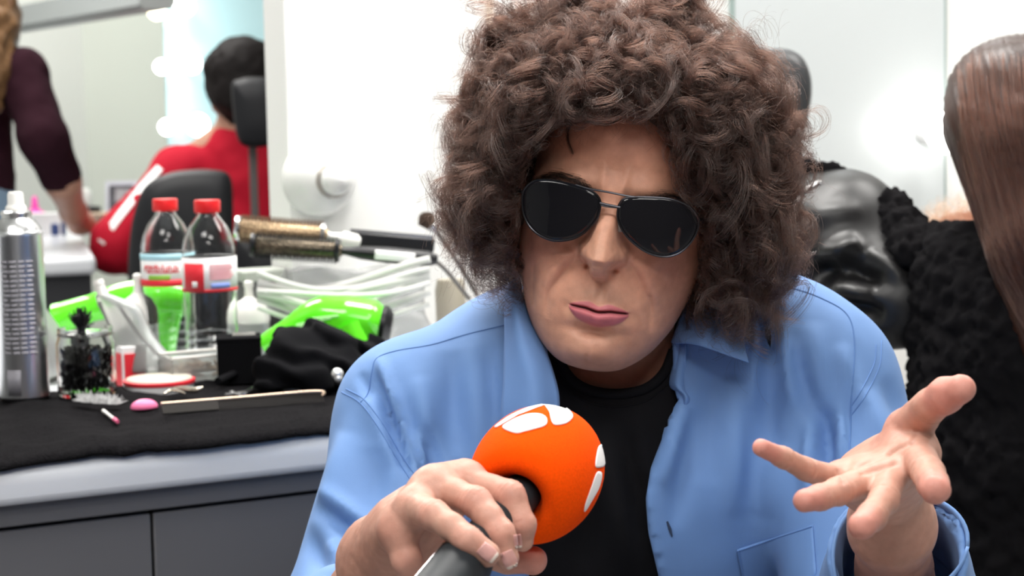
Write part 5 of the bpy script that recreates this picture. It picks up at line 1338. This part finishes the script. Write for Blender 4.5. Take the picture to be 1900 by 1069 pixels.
for px, py, wv in ((296, 306, 8), (270, 335, 8), (240, 372, 8), (212, 408, 8), (186, 446, 8)):
    row = []
    for k in np.linspace(-1, 1, 5):
        r = ray(px+1+k*wv*.7, py+5+k*wv*.55); h = JB.ray_cast(Vector(CAM), Vector(r/np.linalg.norm(r)))
        row.append(np.array(h[0])-r*.0015 if h[0] is not None else np.array(JB.find_nearest(Vector(P(px+1+k*wv*.7, py+5+k*wv*.55, 4.9)))[0]))
    rows.append(row)
V, Q = sheet(rows, 30, 10); o = mesh('white_stripe', V, Q, WHITEL, jk); solid(o, .002)
SHORT = mat('short_dark_hair', (.009, .007, .007), rough=.7, spec=.2)
s4 = [(J3(452, 134, 4.935, .095), J3(454, 160, 4.93, .088)), (J3(420, 140, 4.94, .06), J3(412, 160, 4.95, .045)), (J3(454, 180, 4.93, .075), J3(454, 205, 4.95, .055))]
lo, hi = bbox([a for s in s4 for a in s], .14); sdf_obj('hair', multi(s4, .03), lo, hi, .009, SHORT, rm, ((60, .004), (140, .002)))
bl = np.array(bel[:3]); sz_ = np.array([bl[0], bl[1]+.02, .56])
s3 = [(G(bl, .145), G(sz_, .15))]+[(G(sz_+np.array([s*.09, 0, 0]), .09), G(sz_+np.array([s*.14, .42, .0]), .07)) for s in (-1, 1)]+[(G(sz_+np.array([s*.14, .42, 0]), .07), G(np.array([sz_[0]+s*.14, sz_[1]+.40, .08]), .055)) for s in (-1, 1)]
lo, hi = bbox([a for s in s3 for a in s], .17); sdf_obj('trousers', multi(s3, .04), lo, hi, .014, REDF, rm); place(rm, (0, 0, 0))

def rounded_slab(name, outline, d, th, m, parent, tilt=0, n=80, bulge=.35):   # cushion: outline drawn by eye, thickness real
    o2 = closed_spline(outline, n); c2 = o2.mean(0); V = []; Fc = []
    prof_ = [(.30, -.5-bulge*.35), (.75, -.5-bulge*.22), (.93, -.46), (.99, -.28), (1, 0), (.99, .28), (.93, .46), (.75, .5), (.30, .5)]
    for sc_, dz in prof_:
        for q in o2:
            qq = c2+(q-c2)*sc_; V.append(P(*qq, d+(qq[1]-c2[1])*tilt)+np.r_[facing(P(*c2, d)), 0]*dz*th)
    m_ = len(prof_)
    for i in range(m_-1):
        for k in range(n): Fc.append((i*n+k, i*n+(k+1) % n, (i+1)*n+(k+1) % n, (i+1)*n+k))
    Fc += [tuple(range(n))[::-1], tuple((m_-1)*n+k for k in range(n))]
    return mesh(name, V, Fc, m, parent)
def chair_base(t, c, top, m=STEMM):
    MB().tube([c+ZV*(.06), c+ZV*top], .03, 16).build('post', m, t)
    b = MB()
    for k in range(5): a = 2*PI*k/5+.3; b.tube([c+ZV*.08, c+np.array([math.cos(a)*.28, math.sin(a)*.28, .035])], [.022, .016], 8)
    b.build('base', m, t)
bc = thing('chair', 'black chair with large rounded backrest behind the water bottles', 'chair')
rounded_slab('backrest', [(238, 520), (240, 450), (250, 390), (270, 345), (310, 322), (360, 315), (405, 316), (426, 326), (432, 360), (433, 440), (432, 540), (430, 620), (390, 650), (300, 650), (244, 620)], 4.0, .09, CHAIRM, bc)
bp = P(345, 560, 4.0); sc_ = np.array([bp[0], bp[1]+.20, .46]); 
V, Q = nets(lambda p: ell(p, sc_, np.eye(3), (.20, .20, .06)), sc_-.3, sc_+.3, .014); mesh('seat', V, Q, CHAIRM, bc)
MB().tube(spline([bp+ZV*-.08+np.array([0, .05, 0]), np.array([bp[0], bp[1]+.06, .44]), sc_-ZV*.05], 12), .02, 10).build('bracket', STEMM, bc); chair_base(bc, np.array([sc_[0], sc_[1], 0]), .42); place(bc, (sc_[0], sc_[1], 0))
hc = thing('makeup_chair', 'make-up chair with dark headrest on a grey stem behind the man in red', 'chair')
rounded_slab('headrest', [(430, 160), (445, 147), (470, 143), (500, 147), (512, 170), (514, 240), (500, 268), (470, 274), (446, 266), (436, 235)], 4.62, .09, CHAIRM, hc)
MB().box((P(470, 262, 4.68)+P(474, 470, 4.68))/2, (.020, .012, np.linalg.norm(P(470, 262, 4.68)-P(474, 470, 4.68)))).build('stem', STEMM, hc, False, bevel=.003)
rounded_slab('backrest', [(436, 450), (460, 440), (520, 438), (580, 450), (590, 560), (575, 660), (450, 660), (436, 560)], 4.68, .09, CHAIRM, hc)
sc_ = P(505, 640, 4.68); sc_ = np.array([sc_[0], sc_[1]+.22, .35]); V, Q = nets(lambda p: ell(p, sc_, np.eye(3), (.24, .24, .055)), sc_-.3, sc_+.3, .014); mesh('seat', V, Q, CHAIRM, hc)
chair_base(hc, np.array([sc_[0], sc_[1], 0]), .32); place(hc, (sc_[0], sc_[1], 0))

# far counter
fa_, fb_ = T(50, 482), T(178, 477); fe = fb_-fa_; fe[2] = 0; FLn = np.linalg.norm(fe); fe /= FLn; fn_ = np.array([-fe[1], fe[0], 0]); FAX = np.array([fe, fn_, ZV])
fc_ = thing('far_counter', 'pale make-up counter at the far left under the woman\'s hand', 'counter'); m0 = (fa_+fb_)/2
MB().box(np.array([m0[0], m0[1], TABLE_Z-.02])+fn_*.95, (FLn, 1.9, .04), FAX).build('worktop', LAM, fc_, False, bevel=.012, seg=3)
MB().box(np.array([m0[0], m0[1], .365])+fn_*.97, (FLn-.02, 1.84, .69), FAX).build('cabinet', mat('shaded_cabinet', (.035, .036, .042), rough=.6), fc_, False); place(fc_, (m0[0], m0[1], 0))  # cabinet in shadow, the shade put into its dark colour
# lit mirror
lm = thing('lit_mirror', 'bright bluish make-up mirror with glowing round bulbs behind the man in red', 'mirror')
LMM = mat('bright_mirror', (.50, .74, .78), rough=.4)  # flat pale cyan stands in for the mirror's bright reflection
md = 6.3; a, b_, c_, d_ = P(296, -60, md), P(318, 330, md), P(640, 330, md+.25), P(640, -60, md+.25)
a[2] = max(a[2], 1.9); 
axm = c_-b_; axm[2] = 0; Wm = np.linalg.norm(axm); axm /= Wm; nm = np.array([-axm[1], axm[0], 0]); ctr = (P(307, 130, md)+axm*(Wm/2)); zc = (P(307, -60, md)[2]+P(307, 420, md)[2])/2; Hm = P(307, -60, md)[2]-P(307, 420, md)[2]
MB().box(np.array([ctr[0], ctr[1], zc]), (Wm, .02, Hm), np.array([axm, nm, ZV])).build('glass', LMM, lm, False)
MB().box(np.array([ctr[0], ctr[1], zc+Hm/2+.02]), (Wm+.06, .05, .04), np.array([axm, nm, ZV])).build('frame', FRAMEM, lm, False)
MB().box(np.array([ctr[0], ctr[1], .03+(zc-Hm/2)/2]), (Wm*.5, .06, zc-Hm/2-.0), np.array([axm, nm, ZV])).build('stand', FRAMEM, lm, False)
WARM = mat('bulb_lit_far', (1, 1, 1), emit=(1, .99, .95), estr=6); YEL = mat('bulb_lit_warm', (1, 1, 1), emit=(1, .90, .55), estr=5)
for k, (px, py, rp) in enumerate(((291, 20, 17), (300, 124, 14), (310, 236, 15), (342, 12, 19), (355, 118, 19), (367, 232, 21))):  # right three bulbs stand in for reflections of the left ones
    q = P(px, py, md-.06); bo = MB().ball(q, rp/F*md, 14).build('bulb', YEL if k == 0 else WARM, lm)
    MB().lathe([(.016, 0), (.016, .03), (.012, .04)], q+nm*.065, -nm, 16).build('socket', FRAMEM, bo)
    l = bpy.data.lights.new('bulb_light', 'POINT'); l.energy = .35; l.shadow_soft_size = .03; l.color = (.86, .98, 1) ; o = link(bpy.data.objects.new('bulb_light', l), lm); o.location = q-nm*.10
place(lm, (ctr[0], ctr[1], 0))
# things on the far counter
def far(name, label, cat, b, m, base):
    o = b.build(name, m); tag(o, label, cat); return o
w = T(66, 412); o = far('pink_bottle', 'small pink cone shaped bottle on the far counter', 'bottle', MB().lathe([(.040, 0), (.042, .01), (.034, .025), (.012, .042), (.008, .075), (.004, .080), (0, .081)], w, n=30), mat('magenta_plastic', (.78, .06, .38), rough=.4), w)
w = T(88, 436); far('tissue_pack', 'white tissue pack on the far counter beside the woman\'s hand', 'tissues', MB().box(w+ZV*.030, (.09, .06, .06)), WHITEL, w)
w = T(106, 436); far('blue_pot', 'small dark blue pot between the tissue pack and the woman\'s hand', 'pot', MB().lathe([(.022, 0), (.024, .004), (.024, .03), (.018, .036), (0, .036)], w, n=26), mat('navy_plastic', (.03, .06, .20), rough=.4), w)
w = T(172, 404); far('black_pot', 'small black pot on the far counter near the photo frame', 'pot', MB().lathe([(.028, 0), (.030, .005), (.026, .035), (0, .038)], w, n=26), BLACKP, w)
w = T(198, 424); far('beige_bowl', 'beige bowl on the far counter beside the red sleeve', 'bowl', MB().lathe([(.03, 0), (.055, .02), (.065, .045), (.060, .045), (.05, .022), (0, .008)], w, n=30), mat('beige_ceramic', (.62, .52, .40), rough=.5), w)
pf = thing('photo_frame', 'pale framed picture standing on the far counter beside the red sleeve', 'picture frame'); q = T(226, 398); q[2] = TABLE_Z
tilt = np.array([[1, 0, 0], [0, math.cos(-.2), math.sin(-.2)], [0, -math.sin(-.2), math.cos(-.2)]])
MB().box(q+tilt[2]*.055, (.105, .012, .11), tilt).build('frame', mat('lilac_frame', (.66, .66, .74), rough=.4), pf, False); MB().box(q+tilt[2]*.055-tilt[1]*.007, (.080, .003, .082), tilt).build('picture', mat('dark_photo', (.08, .075, .09), rough=.3, noise=(40, .8)), pf, False)
MB().box(q+tilt[2]*.062-tilt[1]*.0088+np.array([.004, 0, 0]), (.050, .002, .045), tilt).build('picture_print', mat('pale_photo', (.42, .40, .42), rough=.3, noise=(60, .5)), pf, False); place(pf, q)
w = T(150, 404); far('white_jar', 'white jar on the far counter left of the photo frame', 'jar', MB().lathe([(.035, 0), (.037, .004), (.037, .08), (.03, .092), (0, .093)], w, n=28), WHITEP, w)

# ================================================================== RIGHT: chair headrest, wig, person in fleece coat
FLEECE = mat('black_fleece', (.0060, .0055, .0062), rough=1, spec=.10)
LEATHER = mat('black_leather', (.010, .0095, .010), rough=.42, spec=.5, bump=(500, .15, .0006))
hr_ = thing('makeup_chair', 'dark grey chair headrest standing between the curly hair and the pale mirror', 'chair')
GREYV = mat('dark_grey_vinyl', (.036, .037, .040), rough=.42)
rounded_slab('headrest', [(1400, 100), (1430, 90), (1465, 92), (1490, 108), (1504, 140), (1506, 180), (1498, 230), (1482, 268), (1466, 284), (1430, 280), (1404, 240)], 2.68, .07, GREYV, hr_)
MB().tube([P(1474, 262, 2.70), P(1490, 330, 2.70), P(1500, 480, 2.70)], .008, 12).build('stem', BLACKP, hr_)
rounded_slab('backrest', [(1440, 470), (1500, 462), (1580, 470), (1590, 640), (1580, 820), (1500, 830), (1430, 820), (1430, 640)], 2.72, .09, GREYV, hr_)
sc_ = P(1510, 820, 2.72); sc_ = np.array([sc_[0], sc_[1]-.15, .44]); V, Q = nets(lambda p: ell(p, sc_, np.eye(3), (.17, .17, .05)), sc_-.25, sc_+.25, .014); mesh('seat', V, Q, GREYV, hr_); chair_base(hr_, np.array([sc_[0], sc_[1], 0]), .40); place(hr_, (sc_[0], sc_[1], 0))

D_ = 2.06
hd_ = J3(1925, 225, D_-.03, .066); nk_ = J3(1950, 380, D_+.01, .045); chest = J3(1850, 680, D_+.02, .045); bel = J3(1830, 1020, D_+.02, .05)
segs = [(hd_, J3(1925, 260, D_-.03, .062)), (hd_, nk_), (nk_, G(chest, .04)), (chest, bel)]
segs += [(G(np.array(bel[:3])+np.array([s*.05, 0, -.05]), .05), G(np.array([bel[0]+s*.07, bel[1], .05]), .05)) for s in (-1, 1)]
sl0, sl1 = J3(1545, 448, 2.20, .066), J3(1638, 548, 2.14, .052)
segs += [(G(chest, .03), G(sl0, .03)), (G(sl0, .03), G(sl1, .03))]
lo, hi = bbox([a for s in segs for a in s], .15)
pw = sdf_obj('person', multi(segs, .03), lo, hi, .012, SKIN2); tag(pw, 'person with long straight reddish brown hair in a black fleece coat at the right edge', 'person')
cs_ = [(J3(1768, 492, D_+.02, .046), J3(1762, 1180, D_+.02, .046)), (J3(1822, 540, D_, .060), J3(1820, 1180, D_, .075)), (J3(1900, 610, D_-.01, .085), J3(1900, 1180, D_, .10)), (J3(2010, 660, D_, .09), J3(2010, 1180, D_, .10)), (J3(1740, 480, D_+.06, .032), J3(1724, 1100, D_+.06, .024))]
lo, hi = bbox([a for s in cs_ for a in s], .14); coat = sdf_obj('coat', multi(cs_, .03), lo, hi, .0052, FLEECE, pw, ((16, .008), (95, .0050), (190, .0040))); coat['label'] = 'black fleece coat'
sv = [(J3(1505, 425, 2.22, .060), sl0), (sl0, sl1), (sl1, J3(1672, 570, 2.12, .040)), (J3(1575, 418, 2.2, .056), sl0)]
lo, hi = bbox([a for s in sv for a in s], .12); V, Q = nets(multi(sv, .04), lo, hi, .005)
V = fold(V, Q, [((1500, 520), (1560, 490), 18, -.012), ((1560, 490), (1640, 520), 18, -.012), ((1520, 480), (1600, 455), 20, .009), ((1560, 560), (1640, 590), 14, -.010), ((1540, 530), (1620, 550), 16, .008), ((1610, 470), (1680, 520), 14, .005), ((1500, 400), (1600, 390), 16, .003)], 2.6)
o = mesh('leather_sleeve', V, Q, LEATHER, coat); o['label'] = 'black leather sleeve'
cl_ = [(J3(1490, 312, 2.21, .014), J3(1540, 330, 2.20, .016)), (J3(1540, 330, 2.20, .016), J3(1600, 366, 2.18, .015)), (J3(1600, 366, 2.18, .016), J3(1650, 392, 2.16, .022)), (J3(1650, 392, 2.16, .024), J3(1676, 430, 2.13, .024)), (J3(1676, 430, 2.13, .024), J3(1700, 470, 2.10, .03))]
lo, hi = bbox([a for s in cl_ for a in s], .08); sdf_obj('fleece_collar', multi(cl_, .012), lo, hi, .0042, FLEECE, coat, ((110, .0050), (230, .0040)))
MB().tube([on(bvh_of(V, Q), x, y, .001, 2.2) for x, y in spline([(1472, 384), (1490, 358), (1512, 342), (1524, 339)], 20)], .0028, 8).build('zip', SIL, coat)
AUB = mat('chestnut_hair', (.036, .012, .0065), rough=.42, spec=.5, noise=(14, .3))
hs = [(J3(1882, 190, D_-.05, .062), J3(1892, 260, D_-.06, .060)), (J3(1905, 200, D_-.02, .074), J3(1935, 330, D_-.03, .070)), (J3(1890, 262, D_-.08, .052), J3(1935, 430, D_-.09, .050)), (J3(1935, 430, D_-.09, .050), J3(1985, 600, D_-.09, .050)), (J3(1950, 300, D_-.05, .075), J3(2010, 620, D_-.06, .075)), (J3(1826, 232, D_-.06, .026), J3(1870, 340, D_-.08, .030)), (J3(1838, 170, D_-.05, .034), J3(1824, 222, D_-.06, .028))]
lo, hi = bbox([a for s in hs for a in s], .12); V, Q = nets(multi(hs, .035), lo, hi, .004)
x, y, dd_ = proj(V); N = normals_of(V, Q); u_ = x-(y-200)*.28; V = V+N*(.0006*np.sin(u_*.33+2*vnoise(V, 20))+.0005*np.sin(u_*.83+2*vnoise(V, 30)))[:, None]
hm = mesh('hair', V, Q, AUB, pw); hm['label'] = 'long straight reddish brown hair'
hx = bvh_of(V, Q); stn = []
for i in range(1500):
    x0 = 1775+RNG.random()*210; y0 = 95+RNG.random()*300; L = 140+RNG.random()*160; row = []; off = .0004+.0016*RNG.random()
    for k in range(12):
        s = k/11; yy = y0+L*s; xx = x0+.30*L*s*(.6+.8*s)*np.clip((y0-60)/160, .05, 1); r = ray(xx, yy); h = hx.ray_cast(Vector(CAM), Vector(r/np.linalg.norm(r)))
        if h[0] is None:
            if row: row.append(row[-1]+np.array([.0003, 0, -.001]))
            continue
        row.append(np.array(h[0])-r*off)
    if len(row) == 12: stn.append(row)
HM2 = HAIRM.copy(); HM2.name = 'chestnut_strand'; HM2.node_tree.nodes['Principled Hair BSDF'].inputs['Color'].default_value = (.045, .0135, .007, 1)
strands('hair_strand', np.array(stn), np.full(len(stn), .00022), HM2, hm, .6); place(pw, (0, 0, 0))
# curly auburn wig behind the coat
wg0 = P(1790, 455, 2.80)
def wf(p): return np.minimum(ell(p, wg0, VAX, (.058, .05, .050)), ell(p, P(1850, 470, 2.80), VAX, (.058, .05, .052)))+vnoise(p, 60)*.006
V, Q = nets(wf, wg0-.13, wg0+.17, .006); WGM = mat('auburn_curls', (.20, .075, .040), rough=.6)
wg = mesh('wig', V, Q, WGM); tag(wg, 'curly auburn wig showing between the fleece coat and the long straight hair', 'wig')
N = normals_of(V, Q); ids = RNG.choice(len(V), 1400); st_ = []
for i in ids:
    t1 = np.cross(N[i], RNG.normal(size=3)); t1 /= np.linalg.norm(t1); t2 = np.cross(N[i], t1); ph = RNG.random()*6; row = []
    for k in range(14): s = k/13; row.append(V[i]+N[i]*.030*s+.006*(t1*math.cos(ph+9*s)+t2*math.sin(ph+9*s))*min(1, 3*s))
    st_.append(row)
HM3 = HAIRM.copy(); HM3.name = 'auburn_strand'; HM3.node_tree.nodes['Principled Hair BSDF'].inputs['Color'].default_value = (.26, .085, .04, 1)
strands('curl', np.array(st_), np.full(len(st_), .0003), HM3, wg, .5)
ws = thing('wig_stand', 'stand holding the auburn wig behind the fleece coat', 'stand'); q = wg0-ZV*.075
MB().tube([np.array([q[0]+.02, q[1], .03]), np.array([q[0]+.02, q[1], q[2]])], .012, 12).build('post', FRAMEM, ws); MB().lathe([(.14, 0), (.14, .02), (.03, .035), (0, .036)], (q[0]+.02, q[1], 0), n=36).build('base', FRAMEM, ws); place(ws, (q[0]+.02, q[1], 0))
